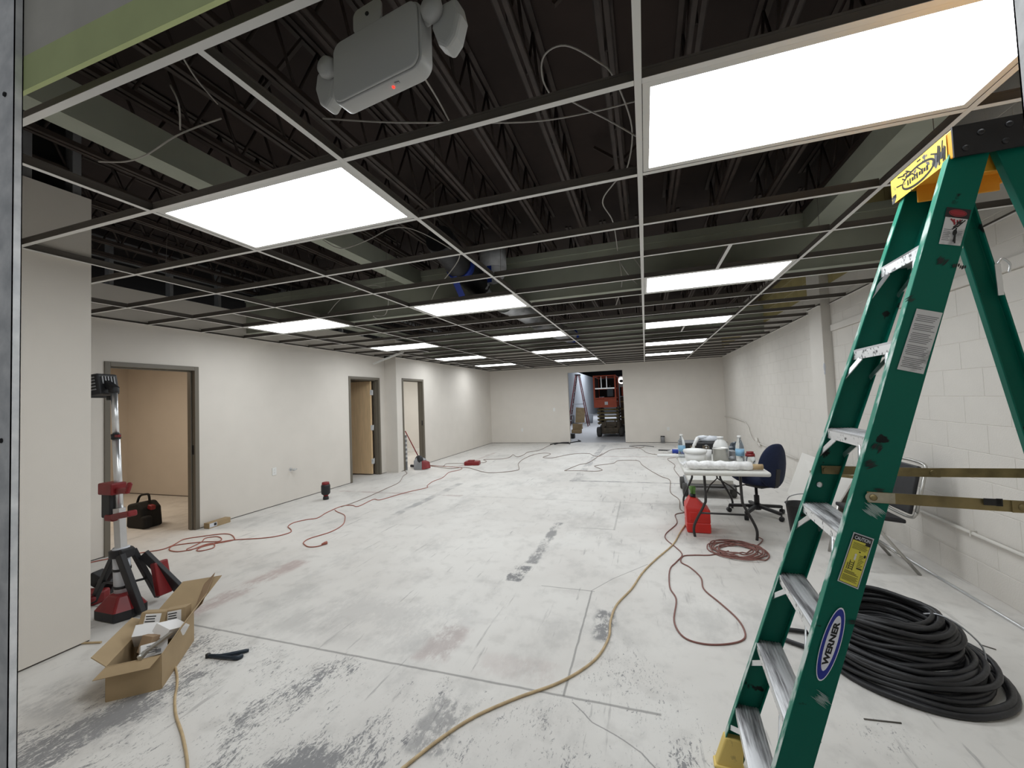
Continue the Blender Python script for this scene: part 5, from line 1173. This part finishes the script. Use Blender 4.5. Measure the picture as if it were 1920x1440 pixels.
obj('cargo', MB().obox((-1.30, 15.80, 1.40), (.34, .2, .09)).obox((-1.6, 16.0, 1.40), (.2, .3, .2), m=1), ['plastic_white', 'red'], sl, bevel=.01)
om = thing('lift_machine', 'second orange lift machine half hidden behind the right door jamb', 'lift machine', (-.60, 17.6, 0))
obj('cage', MB().box(-.98, .2, 17.3, 17.36, 1.50, 2.06).box(-.98, -.92, 17.3, 18.6, 1.5, 2.06).bar((-.95, 17.33, 2.30), (.2, 17.33, 2.30), .05, .05).bar((-.95, 17.33, 1.5), (-.95, 17.33, 2.3), .05, .05).bar((-.62, 17.33, 2.0), (-.62, 17.33, 2.3), .05, .05), 'orange', om)
for x in (-.85, -.70, -.55): obj('cage_rib', MB().box(x, x+.04, 17.28, 17.30, 1.52, 2.04), 'orange', om)
obj('mast', MB().box(-1.0, .2, 17.4, 18.6, .25, 1.48), 'khaki', om, bevel=.02)
obj('mast_plate', MB().box(-1.0, .2, 17.37, 17.40, .60, .66).box(-1.0, .2, 17.37, 17.40, .95, 1.0).box(-1.0, .2, 17.37, 17.4, 1.25, 1.3), 'zinc', om)
for x in (-.75, .1): obj('wheel', MB().lathe([(.05, -.09), (.17, -.09), (.20, -.06), (.20, .06), (.17, .09), (.05, .09)], (x, 17.55, .20), 20, R=rotm(0, PI/2)), 'tyre', om)
wk = thing('hall_work_lamp', 'glaring round white work lamp on the orange lift machine', 'work lamp', (-.93, 17.2, 2.16))
obj('lamp_ring', MB().lathe([(.07, 0), (.165, 0), (.175, .03), (.165, .06), (.07, .06)], (-.90, 17.24, 2.14), 20, R=rotm(PI/2)), 'plastic_white', wk)
obj('lens', MB().lathe([(.085, 0), (.14, 0)], (-.90, 17.175, 2.14), 20, R=rotm(PI/2)), 'hall_lamp_lens', wk)
obj('lamp_core', MB().ball((-.90, 17.165, 2.12), .07, 10, sc=(1.2, .3, .8)), 'black', wk)
obj('lamp_body', MB().lathe([(.07, -.02), (.07, .05), (0, .05)], (-.90, 17.23, 2.14), 16, R=rotm(PI/2)).obox((-.9, 17.24, 1.93), (.18, .08, .10), m=1), ['black', 'plastic_grey'], wk)
tag(obj('plywood_piece', MB().obox((-3.78, 24.6, .42), (.55, .05, .95), rotm(-.2, .1, .2)), 'wood_box'), 'piece of plywood standing in the hall behind the red ladder', 'plywood')
tag(obj('grey_bin', MB().lathe([(.20, 0), (.25, .5)], (-3.2, 24.2, 0), 16), 'grey_wall'), 'grey bin on the hall floor right of the plywood piece', 'bin')
tag(obj('dark_bin', MB().lathe([(.15, 0), (.17, .5)], (-4.12, 23.6, 0), 16), 'stud_dark'), 'dark bin on the hall floor left of the plywood piece', 'bin')
tag(obj('wood_crate', MB().box(-3.05, -2.66, 17.2, 17.6, 0, .16).box(-3.0, -2.62, 17.25, 17.3, .16, .40).box(-2.66, -2.62, 17.2, 17.6, .16, .40), 'wood_box', bevel=.01), 'low wooden crate on the hall floor inside the doorway', 'crate')
tag(obj('black_case', MB().obox((-2.88, 17.45, .292), (.22, .20, .26)), 'black', bevel=.02), 'black case sitting on the low wooden crate in the hall', 'case')
tag(obj('black_box', MB().obox((-2.66, 15.2, .09), (.18, .2, .18)), 'black', bevel=.02), 'small black box on the hall floor by the left door jamb', 'box')

bpy.context.view_layer.update()
